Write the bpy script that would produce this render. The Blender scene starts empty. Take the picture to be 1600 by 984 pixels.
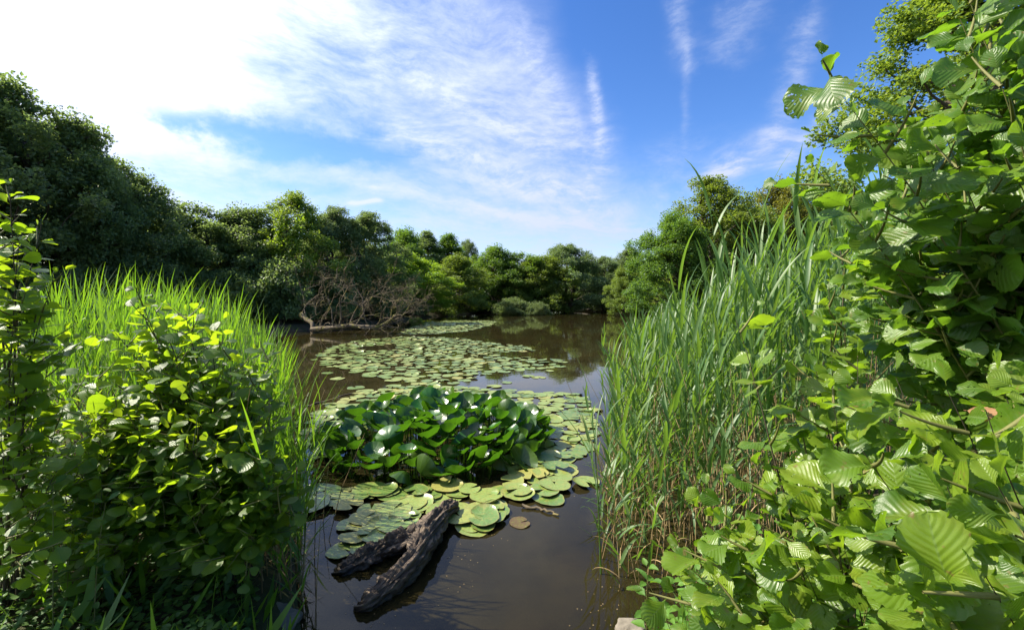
import bpy, math, random
import numpy as np
from mathutils import Vector, Matrix, noise as mnoise

R = math.radians
F = 671.0                 # focal length in photo pixels (1600 wide)
HZ = 470.0                # horizon row
H = 2.0                   # eye height above the water
SUN_AZ, SUN_EL = R(-78), R(45)
SUN = np.array([math.sin(SUN_AZ)*math.cos(SUN_EL), math.cos(SUN_AZ)*math.cos(SUN_EL), math.sin(SUN_EL)])

sc = bpy.context.scene
col = sc.collection

# ------------------------------------------------------------------ helpers
def at(px, py, d):
    return np.array([(px-800)/F*d, d, H+(HZ-py)/F*d])

def on_water(px, py, z=0.0):
    d = (H-z)*F/(py-HZ)
    return np.array([(px-800)/F*d, d, z])

def nrm(v):
    v = np.asarray(v, float)
    return v/np.maximum(np.linalg.norm(v, axis=-1, keepdims=True), 1e-9)

class Geo:
    def __init__(s): s.v=[]; s.f=[]; s.uv=[]; s.m=[]; s.n=0
    def add(s, v, f, uv=None, mi=0):
        v=np.asarray(v,np.float32).reshape(-1,3); f=np.asarray(f,np.int32).reshape(-1,4)
        if uv is None: uv=np.zeros((len(v),2),np.float32)
        s.v.append(v); s.f.append(f+s.n); s.uv.append(np.asarray(uv,np.float32).reshape(-1,2))
        s.m.append(np.full(len(f),mi,np.int32)); s.n+=len(v)
    def stamp(s, tpl, M, off, mi=0):
        tv,tf,tuv=tpl; K=len(M)
        if K==0: return
        v=np.einsum('kij,vj->kvi',M,tv)+off[:,None,:]
        f=tf[None]+(np.arange(K)*len(tv))[:,None,None]
        s.add(v,f,np.tile(tuv,(K,1)),mi)
    def mesh(s, name, mats, smooth=True):
        v=np.concatenate(s.v); f=np.concatenate(s.f); uv=np.concatenate(s.uv); m=np.concatenate(s.m)
        me=bpy.data.meshes.new(name)
        me.vertices.add(len(v)); me.vertices.foreach_set('co',v.ravel())
        # quads whose last two corners coincide become triangles
        tri=(f[:,2]==f[:,3])
        tot=np.where(tri,3,4); loops=f.ravel()
        if tri.any():
            keep=np.ones(f.shape,bool); keep[tri,3]=False; loops=f[keep]
        st=np.concatenate([[0],np.cumsum(tot)[:-1]])
        me.loops.add(len(loops)); me.loops.foreach_set('vertex_index',loops.astype(np.int32))
        me.polygons.add(len(f)); me.polygons.foreach_set('loop_start',st.astype(np.int32))
        me.polygons.foreach_set('material_index',m)
        me.polygons.foreach_set('use_smooth',np.full(len(f),smooth))
        l=me.uv_layers.new(name='UVMap'); l.data.foreach_set('uv',uv[loops].ravel())
        for x in (mats if isinstance(mats,(list,tuple)) else [mats]): me.materials.append(x)
        me.update(calc_edges=True); me.validate()
        return me
    def build(s, name, mats, parent=None, smooth=True, loc=None):
        if loc is not None:
            s.v=[v-np.asarray(loc,np.float32) for v in s.v]
        o=bpy.data.objects.new(name,s.mesh(name,mats,smooth)); col.objects.link(o)
        if parent is not None: o.parent=parent
        elif loc is not None: o.location=loc
        return o

def tag(o,label=None,cat=None,group=None,kind=None):
    if label: o['label']=label
    if cat: o['category']=cat
    if group: o['group']=group
    if kind: o['kind']=kind
    return o
def empty(name,loc=(0,0,0)):
    o=bpy.data.objects.new(name,None); o.location=loc; o.empty_display_size=.2; col.objects.link(o); return o

def frames(d,n):
    """matrices whose y axis is d and z axis close to n"""
    d=nrm(d); n=np.asarray(n,float); n=nrm(n-(n*d).sum(-1,keepdims=True)*d); x=np.cross(d,n)
    return np.stack([x,d,n],-1)

def tube(pts,rad,sides=6,rough=0.0,seed=0):
    pts=np.asarray(pts,float); rad=np.asarray(rad,float)*np.ones(len(pts)); k=len(pts)
    t=nrm(np.gradient(pts,axis=0)); ref=np.array([0.31,0.17,0.93])
    if abs(t.mean(0)@ref)>.93: ref=np.array([1.,0,0.2])
    a=nrm(np.cross(t,ref)); b=np.cross(t,a)
    an=np.arange(sides)/sides*2*math.pi
    rr=rad[:,None]*np.ones((k,sides))
    v=pts[:,None]+rr[...,None]*(np.cos(an)[None,:,None]*a[:,None]+np.sin(an)[None,:,None]*b[:,None])
    i=np.arange(k-1)[:,None]*sides; j=np.arange(sides)[None]; j2=(j+1)%sides
    f=np.stack([i+j,i+j2,i+sides+j2,i+sides+j],-1).reshape(-1,4)
    L=np.concatenate([[0],np.cumsum(np.linalg.norm(np.diff(pts,axis=0),axis=1))])
    uv=np.stack([np.tile(np.arange(sides)/sides,(k,1)),np.tile(L[:,None],(1,sides))],-1)
    return v.reshape(-1,3),f,uv.reshape(-1,2)

def bez(a,b,c,n):
    t=np.linspace(0,1,n)[:,None]
    return (1-t)**2*np.asarray(a)+2*t*(1-t)*np.asarray(b)+t*t*np.asarray(c)

# ------------------------------------------------------------------ node helpers
class NT:
    def __init__(s,nt): s.nt=nt; s.L=nt.links
    def n(s,t,ins=None,**kw):
        nd=s.nt.nodes.new(t)
        for k,v in kw.items(): setattr(nd,k,v)
        for k,v in (ins or {}).items(): s.set(nd.inputs[k],v)
        return nd
    def set(s,sock,v):
        if hasattr(v,'is_output'): s.L.new(v,sock)
        else: sock.default_value=v
    def m(s,op,a,b=0.0,c=0.0,clamp=False):
        nd=s.nt.nodes.new('ShaderNodeMath'); nd.operation=op; nd.use_clamp=clamp
        for i,v in enumerate((a,b,c)): s.set(nd.inputs[i],v)
        return nd.outputs[0]
    def smooth(s,x,lo,hi):
        nd=s.n('ShaderNodeMapRange',{'Value':x,'From Min':lo,'From Max':hi}); nd.interpolation_type='SMOOTHSTEP'; return nd.outputs[0]
    def mix(s,f,a,b,blend='MIX'):
        nd=s.nt.nodes.new('ShaderNodeMix'); nd.data_type='RGBA'; nd.blend_type=blend
        s.set(nd.inputs[0],f); s.set(nd.inputs[6],a); s.set(nd.inputs[7],b); return nd.outputs[2]
    def ramp(s,f,stops):
        nd=s.nt.nodes.new('ShaderNodeValToRGB'); e=nd.color_ramp.elements
        while len(e)<len(stops): e.new(0.5)
        for x,(p,c) in zip(e,stops): x.position=p; x.color=c if len(c)==4 else (*c,1)
        s.set(nd.inputs[0],f); return nd.outputs[0]
    def noise(s,vec,scale,detail=3,rough=.5,dist=0.0,out=0):
        nd=s.n('ShaderNodeTexNoise',{'Scale':scale,'Detail':detail,'Roughness':rough,'Distortion':dist})
        if vec is not None: s.L.new(vec,nd.inputs['Vector'])
        return nd.outputs[out]
def c4(c): return (*c,1.0)
def newmat(name):
    m=bpy.data.materials.new(name); m.use_nodes=True; m.node_tree.nodes.clear()
    k=NT(m.node_tree); out=k.n('ShaderNodeOutputMaterial'); return m,k,out

def leaf_mat(name,cols,trans,rough=.45,spec=.5,tmix=.4,veins=None,under=None,objvar=0.0,blemish=0.0,vein_col=None,holes=False,radial=False):
    """cols: three base colours picked per leaf; trans: light that comes through the blade"""
    m,k,out=newmat(name)
    g=k.n('ShaderNodeNewGeometry'); rnd=g.outputs['Random Per Island']
    base=k.ramp(rnd,[(0,cols[0]),(.5,cols[1]),(1,cols[2])])
    if objvar:
        oi=k.n('ShaderNodeObjectInfo').outputs['Random']
        hs=k.n('ShaderNodeHueSaturation',{'Hue':k.m('MULTIPLY_ADD',oi,objvar*.12,.5-objvar*.06),'Value':k.m('MULTIPLY_ADD',oi,objvar*.7,1-objvar*.35),'Color':base}); base=hs.outputs[0]
    tcol=k.mix(k.m('MULTIPLY',rnd,.35),c4(trans[0]),c4(trans[1]))
    norm=None
    if veins:
        uv=k.n('ShaderNodeUVMap').outputs[0]; sx=k.n('ShaderNodeSeparateXYZ',{0:uv})
        au=k.m('ABSOLUTE',sx.outputs[0]); s=k.m('MULTIPLY',k.m('SUBTRACT',sx.outputs[1],k.m('MULTIPLY',au,veins[1])),veins[0])
        tri=k.m('PINGPONG',s,.5)                         # 0 on a vein, .5 between
        side=k.smooth(tri,.10,.0); mid=k.smooth(au,.07,.0)
        vn=k.m('MAXIMUM',k.m('MULTIPLY',side,.55),mid)
        base=k.mix(k.m('MULTIPLY',vn,.55),base,c4(vein_col or (.16,.24,.06)))
        tcol=k.mix(k.m('MULTIPLY',vn,.5),tcol,c4((.10,.16,.02)))
        fine=k.noise(uv,38,3,.6)
        hgt=k.m('ADD',k.m('MULTIPLY',k.smooth(tri,0.0,.5),1.0),k.m('MULTIPLY',fine,.5))
        norm=k.n('ShaderNodeBump',{'Strength':.28,'Distance':.003,'Height':hgt}).outputs[0]
    if radial:
        sx=k.n('ShaderNodeSeparateXYZ',{0:k.n('ShaderNodeUVMap').outputs[0]}); q=k.m('PINGPONG',k.m('MULTIPLY',sx.outputs[0],12),.5); mid=k.smooth(k.m('ABSOLUTE',k.m('SUBTRACT',sx.outputs[0],.5)),.02,.0)
        base=k.mix(k.m('MULTIPLY',k.m('MAXIMUM',k.m('MULTIPLY',k.smooth(q,.09,0),.5),mid),.5),base,c4((.10,.18,.04)))
        norm=k.n('ShaderNodeBump',{'Strength':.3,'Distance':.006,'Height':k.m('ADD',q,k.noise(k.n('ShaderNodeTexCoord').outputs['Object'],6,3))}).outputs[0]
    if blemish:
        tc=k.n('ShaderNodeTexCoord').outputs['Object']
        base=k.mix(k.m('MULTIPLY',k.smooth(k.noise(tc,11,3,.6),.48,.66),.55*blemish),base,c4((.17,.215,.022)))
        b=k.smooth(k.noise(tc,42,5,.7),.60,.68); b=k.m('MULTIPLY',b,blemish)
        base=k.mix(b,base,c4((.16,.10,.035)))
    if under:
        base=k.mix(k.m('MULTIPLY',g.outputs['Backfacing'],.7),base,c4(under))
    p=k.n('ShaderNodeBsdfPrincipled',{'Base Color':base,'Roughness':rough,'Specular IOR Level':spec})
    t=k.n('ShaderNodeBsdfTranslucent',{'Color':tcol})
    if norm is not None: k.set(p.inputs['Normal'],norm)
    mx=k.n('ShaderNodeMixShader',{0:tmix,1:p.outputs[0],2:t.outputs[0]})
    sh=mx.outputs[0]
    if holes:                                            # eaten by beetles: small holes in some of the blades
        tc=k.n('ShaderNodeTexCoord').outputs['Object']
        hm=k.m('MULTIPLY',k.m('GREATER_THAN',k.noise(tc,95,2,.5),.645),k.m('GREATER_THAN',k.noise(tc,9,2,.5),.53))
        sh=k.n('ShaderNodeMixShader',{0:hm,1:sh,2:k.n('ShaderNodeBsdfTransparent').outputs[0]}).outputs[0]
    k.set(out.inputs[0],sh); return m

def bark_mat(name,c1,c2,scale=14,moss=None,rough=.85,bump=.6,stretch=.25):
    m,k,out=newmat(name)
    tc=k.n('ShaderNodeTexCoord').outputs['Object']
    uv=k.n('ShaderNodeUVMap').outputs[0]
    n1=k.noise(tc,scale,5,.65); 
    mp=k.n('ShaderNodeMapping',{'Vector':uv,'Scale':(scale*1.2,scale*stretch,1)}).outputs[0]
    n2=k.noise(mp,1.0,4,.6)
    f=k.m('ADD',k.m('MULTIPLY',n1,.5),k.m('MULTIPLY',n2,.5))
    base=k.ramp(f,[(.3,c1),(.68,c2)])
    if moss: base=k.mix(k.smooth(k.noise(tc,scale*.25,3),.52,.62),base,c4(moss))
    b=k.n('ShaderNodeBump',{'Strength':bump,'Distance':.02,'Height':f}).outputs[0]
    p=k.n('ShaderNodeBsdfPrincipled',{'Base Color':base,'Roughness':rough,'Normal':b,'Specular IOR Level':.25})
    k.set(out.inputs[0],p.outputs[0]); return m

# ------------------------------------------------------------------ materials
M={}
M['alder']=leaf_mat('alder_leaf',[(.046,.100,.010),(.094,.168,.011),(.150,.222,.015)],[(.26,.46,.015),(.46,.58,.02)],rough=.36,spec=.5,tmix=.42,veins=(8,.33),under=(.11,.18,.045),blemish=.9,holes=True)
M['alder_dark']=leaf_mat('alder_leaf_old',[(.048,.108,.012),(.070,.142,.014),(.098,.178,.018)],[(.20,.40,.015),(.36,.52,.02)],rough=.38,spec=.45,tmix=.4,veins=(8,.33),under=(.09,.155,.035),blemish=.8,holes=True)
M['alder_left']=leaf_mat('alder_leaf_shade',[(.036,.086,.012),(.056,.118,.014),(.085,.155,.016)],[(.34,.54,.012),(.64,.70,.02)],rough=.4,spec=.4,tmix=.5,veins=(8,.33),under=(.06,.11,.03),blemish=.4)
M['herb']=leaf_mat('herb_leaf',[(.06,.15,.02),(.085,.19,.022),(.12,.23,.03)],[(.25,.45,.02),(.42,.55,.04)],rough=.5,spec=.35,tmix=.4,veins=(7,.4))
M['ivy']=leaf_mat('ground_leaf',[(.03,.075,.016),(.05,.11,.022),(.08,.15,.035)],[(.18,.32,.03),(.3,.4,.05)],rough=.55,spec=.3,tmix=.32)
M['reed']=leaf_mat('reed_blade',[(.042,.100,.026),(.066,.132,.034),(.104,.166,.044)],[(.20,.38,.03),(.34,.48,.04)],rough=.45,spec=.42,tmix=.36)
M['grass']=leaf_mat('bank_reed_blade',[(.040,.10,.016),(.058,.135,.018),(.09,.17,.022)],[(.20,.42,.015),(.36,.52,.02)],rough=.4,spec=.5,tmix=.42)
M['straw']=leaf_mat('dead_reed',[(.22,.15,.07),(.30,.21,.10),(.38,.29,.15)],[(.3,.2,.08),(.36,.26,.1)],rough=.7,spec=.2,tmix=.15)
M['lily']=leaf_mat('lily_leaf',[(.018,.062,.009),(.028,.086,.011),(.046,.118,.014)],[(.09,.27,.008),(.18,.36,.015)],rough=.27,spec=.55,tmix=.24,objvar=.5,radial=True)
M['wither']=leaf_mat('withered_leaf',[(.20,.09,.04),(.26,.13,.06),(.3,.17,.09)],[(.3,.12,.05),(.3,.15,.06)],rough=.6,spec=.3,tmix=.3,veins=(8,.33))
M['rot']=leaf_mat('rotting_pad',[(.09,.055,.02)]*3,[(.2,.1,.03)]*2,rough=.4,tmix=.1,blemish=1.0)
M['petal']=leaf_mat('petal',[(.75,.72,.6),(.8,.78,.7),(.8,.8,.74)],[(.6,.55,.35),(.6,.55,.35)],rough=.5,tmix=.3)
M['stamen']=leaf_mat('stamen',[(.7,.45,.05)]*3,[(.6,.4,.05)]*2,rough=.6,tmix=.2)
def treeleaf(name,a,b,c,t1,t2,tm=.3,ov=.35,rough=.5): return leaf_mat(name,[a,b,c],[t1,t2],rough=rough,spec=.4,tmix=tm,objvar=ov)
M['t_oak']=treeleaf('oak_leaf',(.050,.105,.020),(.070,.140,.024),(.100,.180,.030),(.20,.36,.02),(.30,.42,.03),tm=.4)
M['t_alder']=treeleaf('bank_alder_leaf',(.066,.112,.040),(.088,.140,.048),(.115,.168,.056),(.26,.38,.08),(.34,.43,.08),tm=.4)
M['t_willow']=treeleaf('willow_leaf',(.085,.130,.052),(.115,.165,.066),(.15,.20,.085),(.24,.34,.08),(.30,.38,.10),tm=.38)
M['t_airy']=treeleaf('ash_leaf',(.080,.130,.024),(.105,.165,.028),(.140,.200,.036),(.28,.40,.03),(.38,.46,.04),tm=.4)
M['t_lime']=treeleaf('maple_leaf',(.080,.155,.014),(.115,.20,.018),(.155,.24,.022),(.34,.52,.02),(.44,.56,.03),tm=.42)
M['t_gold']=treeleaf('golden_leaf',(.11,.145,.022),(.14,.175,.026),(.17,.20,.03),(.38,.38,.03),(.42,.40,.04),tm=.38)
M['bark']=bark_mat('tree_bark',(.035,.028,.02),(.10,.082,.06),10)
M['twig']=bark_mat('green_twig',(.09,.10,.03),(.17,.16,.05),40,rough=.6,bump=.2)
M['stem']=bark_mat('shrub_stem',(.045,.034,.022),(.11,.085,.055),30)
M['dead']=bark_mat('dead_wood',(.055,.042,.028),(.18,.14,.088),9,moss=(.17,.15,.04))
M['stalk']=leaf_mat('lily_stalk',[(.05,.10,.02),(.06,.11,.02),(.07,.12,.03)],[(.1,.2,.02)]*2,rough=.4,tmix=.1)
M['rock']=bark_mat('pale_rock',(.08,.07,.055),(.24,.21,.165),16,rough=.9)

def pad_mat():
    m,k,out=newmat('lily_pad')
    oi=k.n('ShaderNodeObjectInfo').outputs['Random']; isl=k.n('ShaderNodeNewGeometry').outputs['Random Per Island']
    rnd=k.m('FRACT',k.m('ADD',oi,isl))
    base=k.ramp(rnd,[(0,(.075,.14,.030)),(.35,(.115,.185,.040)),(.7,(.155,.215,.05)),(.9,(.18,.22,.05)),(1,(.22,.215,.05))])
    geo=k.n('ShaderNodeNewGeometry').outputs['Position']
    uv=k.n('ShaderNodeUVMap').outputs[0]; sx=k.n('ShaderNodeSeparateXYZ',{0:uv})
    ray=k.m('PINGPONG',k.m('MULTIPLY',sx.outputs[0],13),.5)
    base=k.mix(k.m('MULTIPLY',k.smooth(ray,.08,0),.35),base,c4((.22,.27,.10)))
    sp=k.smooth(k.noise(geo,17,5,.7),.50,.62)
    edge=k.smooth(sx.outputs[1],.86,1.0)
    base=k.mix(k.m('MULTIPLY',sp,.55),base,c4((.22,.21,.045)))
    sp2=k.smooth(k.noise(geo,48,5,.75),.57,.64)
    base=k.mix(k.m('MULTIPLY',sp2,.75),base,c4((.10,.055,.02)))
    base=k.mix(k.m('MULTIPLY',edge,.35),base,c4((.22,.17,.05)))
    b=k.n('ShaderNodeBump',{'Strength':.4,'Distance':.01,'Height':k.m('ADD',k.noise(geo,18,4,.6),k.m('MULTIPLY',ray,.5))}).outputs[0]
    p=k.n('ShaderNodeBsdfPrincipled',{'Base Color':base,'Roughness':k.m('MULTIPLY_ADD',rnd,.2,.28),'Specular IOR Level':.55,'Normal':b})
    k.set(out.inputs[0],p.outputs[0]); return m
M['pad']=pad_mat()

def water_mat():
    m,k,out=newmat('pond_water')
    pos=k.n('ShaderNodeNewGeometry').outputs['Position']
    murk=k.ramp(k.noise(pos,.9,4,.6),[(.35,(.017,.0145,.006)),(.7,(.035,.028,.010))])
    mp=k.n('ShaderNodeMapping',{'Vector':pos,'Scale':(1.0,.55,1)}).outputs[0]
    h=k.m('ADD',k.m('MULTIPLY',k.noise(mp,1.1,2,.5),.7),k.m('MULTIPLY',k.noise(mp,7,2,.5),.10))
    b=k.n('ShaderNodeBump',{'Strength':.10,'Distance':.06,'Height':h}).outputs[0]
    p=k.n('ShaderNodeBsdfPrincipled',{'Base Color':murk,'Roughness':.03,'IOR':1.42,'Specular IOR Level':.5,'Normal':b})
    t=k.n('ShaderNodeBsdfTransparent',{'Color':(.42,.30,.15,1)})
    fr=k.n('ShaderNodeLayerWeight',{'Blend':.35}).outputs['Facing']
    fac=k.m('MULTIPLY',k.m('SUBTRACT',1.0,k.smooth(fr,.35,.85)),.28)
    mx=k.n('ShaderNodeMixShader',{0:fac,1:p.outputs[0],2:t.outputs[0]})
    k.set(out.inputs[0],mx.outputs[0]); return m
M['water']=water_mat()

def ground_mat():
    m,k,out=newmat('bank_soil')
    pos=k.n('ShaderNodeNewGeometry').outputs['Position']
    n=k.noise(pos,3.5,6,.7); n2=k.noise(pos,45,4,.7); n3=k.noise(pos,.9,3,.6)
    base=k.ramp(k.m('ADD',k.m('MULTIPLY',n,.6),k.m('MULTIPLY',n2,.4)),[(.3,(.030,.022,.013)),(.55,(.075,.055,.034)),(.75,(.15,.115,.075))])
    base=k.mix(k.m('MULTIPLY',k.smooth(n3,.45,.6),.7),base,c4((.03,.05,.014)))
    b=k.n('ShaderNodeBump',{'Strength':.9,'Distance':.04,'Height':k.m('ADD',n,k.m('MULTIPLY',n2,.6))}).outputs[0]
    p=k.n('ShaderNodeBsdfPrincipled',{'Base Color':base,'Roughness':.95,'Normal':b,'Specular IOR Level':.2})
    k.set(out.inputs[0],p.outputs[0]); return m
M['ground']=ground_mat()

# ------------------------------------------------------------------ world: sky and cirrus
def make_world():
    w=bpy.data.worlds.new('World'); sc.world=w; w.use_nodes=True; nt=w.node_tree; nt.nodes.clear(); k=NT(nt)
    out=k.n('ShaderNodeOutputWorld')
    sky=k.n('ShaderNodeTexSky'); sky.sky_type='NISHITA'; sky.sun_disc=False
    sky.sun_elevation=SUN_EL; sky.sun_rotation=SUN_AZ; sky.air_density=1.0; sky.dust_density=.15; sky.ozone_density=3.0
    D=k.n('ShaderNodeTexCoord').outputs['Generated']
    s=k.n('ShaderNodeSeparateXYZ',{0:D}); x,y,z=s.outputs
    az=k.m('MULTIPLY',k.m('ARCTAN2',x,y),180/math.pi); el=k.m('MULTIPLY',k.m('ARCSINE',z),180/math.pi)
    zz=k.m('MAXIMUM',z,.03); px=k.m('DIVIDE',x,zz); py=k.m('DIVIDE',y,zz)          # where the ray meets the high cloud sheet
    V=k.n('ShaderNodeCombineXYZ',{0:k.m('MULTIPLY',az,.075),1:k.m('MULTIPLY',el,.10)}).outputs[0]
    warp=k.noise(V,.55,3,.5,out=1)
    Vw=k.n('ShaderNodeVectorMath',{0:V,1:k.n('ShaderNodeVectorMath',{0:warp,3:.9},operation='SCALE').outputs[0]},operation='ADD').outputs[0]
    def streak(rot,sx,sy,scale,detail=5,rough=.55,vec=Vw):
        mp=k.n('ShaderNodeMapping',{'Vector':vec,'Rotation':(0,0,R(rot)),'Scale':(sx,sy,1)}).outputs[0]
        return k.noise(mp,scale,detail,rough)
    s1=streak(38,.55,1.9,1.5,8,.66); s2=streak(30,.6,1.3,.7,6,.6); s3=streak(12,.35,2.6,1.6,8,.64)
    # the broad veil: everything left of an edge that runs from high up down to the right
    big=k.noise(V,.8,3,.5)
    fine=k.smooth(streak(40,.8,1.5,7.0,7,.68),.34,.66); ragged=k.m('SUBTRACT',k.noise(V,4.0,5,.6),.5)
    edge=k.m('SUBTRACT',k.m('MULTIPLY_ADD',el,-.80,33.0),az)
    edge=k.m('ADD',edge,k.m('MULTIPLY',k.m('SUBTRACT',big,.5),16))
    veil=k.smooth(edge,-1.0,13.0)
    tex=k.m('ADD',k.m('MULTIPLY',s1,.55),k.m('MULTIPLY',s2,.45))
    d=k.m('MULTIPLY',veil,k.m('ADD',k.m('MULTIPLY_ADD',k.smooth(tex,.34,.68),.58,.16),k.m('MULTIPLY',fine,.17)))
    # thin gap of blue low in the left of the veil, and thinning to the horizon
    def stroke(a0,e0,a1,e1,wd,amp,soft=1.0,tx=None):
        dx,dy=a1-a0,e1-e0; L=math.hypot(dx,dy); ux,uy=dx/L,dy/L
        pa=k.m('SUBTRACT',az,a0); pe=k.m('SUBTRACT',el,e0)
        u=k.m('DIVIDE',k.m('ADD',k.m('MULTIPLY',pa,ux),k.m('MULTIPLY',pe,uy)),L)
        v=k.m('ADD',k.m('MULTIPLY',pa,-uy),k.m('MULTIPLY',pe,ux))
        v=k.m('ADD',v,k.m('MULTIPLY',k.m('SUBTRACT',big,.5),wd*1.6)); v=k.m('ADD',v,k.m('MULTIPLY',ragged,wd*2.6)); u=k.m('ADD',u,k.m('MULTIPLY',ragged,.5))
        g=k.m('POWER',2.718,k.m('MULTIPLY',k.m('MULTIPLY',v,v),-1/(wd*wd)))
        e=k.m('MULTIPLY',k.smooth(u,-.15,.25),k.smooth(u,1.12,.75))
        r=k.m('MULTIPLY',g,e)
        if tx is not None: r=k.m('MULTIPLY',r,tx)
        return k.m('MULTIPLY',r,amp)
    def px2(a,b):
        az_=math.degrees(math.atan((a-800)/F)); return az_,math.degrees(math.atan((HZ-b)/F*math.cos(R(az_))))
    def stk(a,b,wd,amp,tx=None): 
        (a0,e0),(a1,e1)=px2(*a),px2(*b); return stroke(a0,e0,a1,e1,wd,amp,tx=tx)
    t1=k.m('MULTIPLY',k.smooth(tex,.3,.62),k.m('MULTIPLY_ADD',fine,.75,.45)); t3=k.smooth(s3,.3,.65)
    # bands of clearer air under the veil
    clear=k.m('ADD',stk((225,170),(640,235),1.6,.85),stk((330,228),(700,255),1.3,.7))
    clear=k.m('ADD',clear,stk((400,285),(560,300),.7,.5))
    d=k.m('MULTIPLY',d,k.m('SUBTRACT',1.0,k.m('MINIMUM',clear,.9)))
    adds=[stk((922,100),(942,250),.75,.6,t1), stk((950,190),(915,340),1.5,.4,t1), stk((800,20),(935,270),2.0,.35,t1), stk((560,60),(900,250),1.6,.3,t1), stk((640,200),(960,320),1.2,.35,t1), stk((480,180),(900,330),.9,.3,t3),
          stk((560,285),(1010,370),.8,.45,t3), stk((600,200),(990,350),1.2,.35,t1),
          stk((1074,60),(1068,240),.45,.26,t1), stk((1055,-30),(1075,110),1.2,.32,t1), stk((1268,10),(1222,200),1.3,.45,t1),
          stk((1185,-20),(1120,100),2.2,.28,t1), stk((1240,205),(1085,290),1.3,.95,t1), stk((1315,165),(1195,280),1.0,.75,t1),
          stk((1010,290),(1330,270),2.4,.36,t1), stk((1000,250),(1240,215),1.6,.3,t1), stk((540,318),(600,313),.25,.7), stk((420,330),(1000,385),1.6,.2,t3)]
    for a in adds: d=k.m('ADD',d,a)
    # thicker cloud round the sun
    dot=k.n('ShaderNodeVectorMath',{0:D,1:tuple(float(q) for q in SUN)},operation='DOT_PRODUCT').outputs['Value']
    ang=k.m('MULTIPLY',k.m('ARCCOSINE',dot),180/math.pi)
    lump=k.m('MULTIPLY',k.m('SUBTRACT',k.m('ADD',k.m('MULTIPLY',big,.5),k.m('MULTIPLY',tex,.5)),.5),38)
    sh=k.m('ADD',k.m('SUBTRACT',ang,k.m('ADD',lump,5.0)),k.m('MULTIPLY',clear,14))
    thick=k.smooth(sh,47.0,30.0)
    d=k.m('ADD',d,k.m('MULTIPLY',thick,.9))
    d=k.m('MULTIPLY',k.m('MINIMUM',d,1.0),k.smooth(el,-1,5))
    # cloud radiance: grey-white ice, brighter towards the sun (forward scattering)
    fw=k.m('ADD',k.m('MULTIPLY',k.m('POWER',2.718,k.m('DIVIDE',ang,-24.0)),8.0),2.35)
    cc=k.n('ShaderNodeVectorMath',{0:(.90,1.01,1.32),3:fw},operation='SCALE').outputs[0]
    hs=k.n('ShaderNodeHueSaturation',{'Hue':.512,'Saturation':1.26,'Value':.74,'Color':sky.outputs[0]}).outputs[0]
    c=k.mix(d,hs,cc)
    bg=k.n('ShaderNodeBackground',{'Color':c,'Strength':.125}); k.set(out.inputs[0],bg.outputs[0])
make_world()

sun=bpy.data.lights.new('sun','SUN'); sun.energy=5.0; sun.angle=R(.5); sun.color=(1,.92,.77)
so=bpy.data.objects.new('sun',sun); so.rotation_euler=Vector(-SUN).to_track_quat('-Z','Y').to_euler(); so.location=(-30,20,40); col.objects.link(so)

cam=bpy.data.cameras.new('camera'); cam.sensor_width=36; cam.lens=36*F/1600; cam.shift_y=-(492-HZ)/1600; cam.clip_start=.05; cam.clip_end=3000
co=bpy.data.objects.new('camera',cam); co.location=(0,0,H); co.rotation_euler=(R(90),0,0); col.objects.link(co); sc.camera=co

# ------------------------------------------------------------------ ground, water
POND=np.array([(-1.15,2.35),(-.6,1.9),(.2,1.7),(.75,2.0),(1.0,2.6),(1.5,3.2),(2.3,4.2),(3.6,6.5),(6,11),(10,20),(14,34),(17,50),(24,72),(30,86),(28,94),(14,92),(4,84),(-4,72),(-9,62),(-10,50),(-11.5,38),(-13.5,30),(-15,26),(-11.5,20),(-7.4,13.5),(-4.6,8.6),(-2.9,5.6),(-1.9,3.7)],float)
def pond_sd(x,y):
    """signed distance to the shore: negative in the water"""
    p=np.stack([x,y],-1); best=np.full(x.shape,1e9); ins=np.zeros(x.shape,bool)
    for i in range(len(POND)):
        a=POND[i]; b=POND[(i+1)%len(POND)]; ab=b-a
        t=np.clip(((p-a)@ab)/(ab@ab),0,1); q=a+t[...,None]*ab
        best=np.minimum(best,np.linalg.norm(p-q,axis=-1))
        c=((a[1]>y)!=(b[1]>y))&(x<(b[0]-a[0])*(y-a[1])/(b[1]-a[1]+1e-12)+a[0]); ins^=c
    return np.where(ins,-best,best)
def ground_z(x,y):
    x=np.asarray(x,float); y=np.asarray(y,float); s=pond_sd(x,y)
    up=.34*(1-np.exp(-np.maximum(s,0)/.35))+.25*(1-np.exp(-np.maximum(s,0)/5))
    dn=-.75*(1-np.exp(-np.maximum(-s,0)/1.3))
    wob=.04*np.sin(x*2.1+1)*np.cos(y*1.7)+.02*np.sin(x*5.3+y*4.1)
    return np.where(s>0,up,dn)+wob*np.clip(np.abs(s)*2,0,1)
def make_ground():
    n=330; u=np.linspace(-1,1,n); g=700*np.sinh(7*u)/np.sinh(7)
    X,Y=np.meshgrid(g,g+3,indexing='ij'); Z=ground_z(X,Y)
    v=np.stack([X,Y,Z],-1).reshape(-1,3); i=np.arange(n-1)[:,None]*n+np.arange(n-1)[None]
    f=np.stack([i,i+n,i+n+1,i+1],-1).reshape(-1,4)
    G=Geo(); G.add(v,f); tag(G.build('ground',M['ground']),kind='structure')
    G=Geo(); s=[-40,60]; G.add([(-40,.5,0),(60,.5,0),(60,110,0),(-40,110,0)],[(0,1,2,3)]); tag(G.build('water',M['water']),kind='structure')
make_ground()

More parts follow.
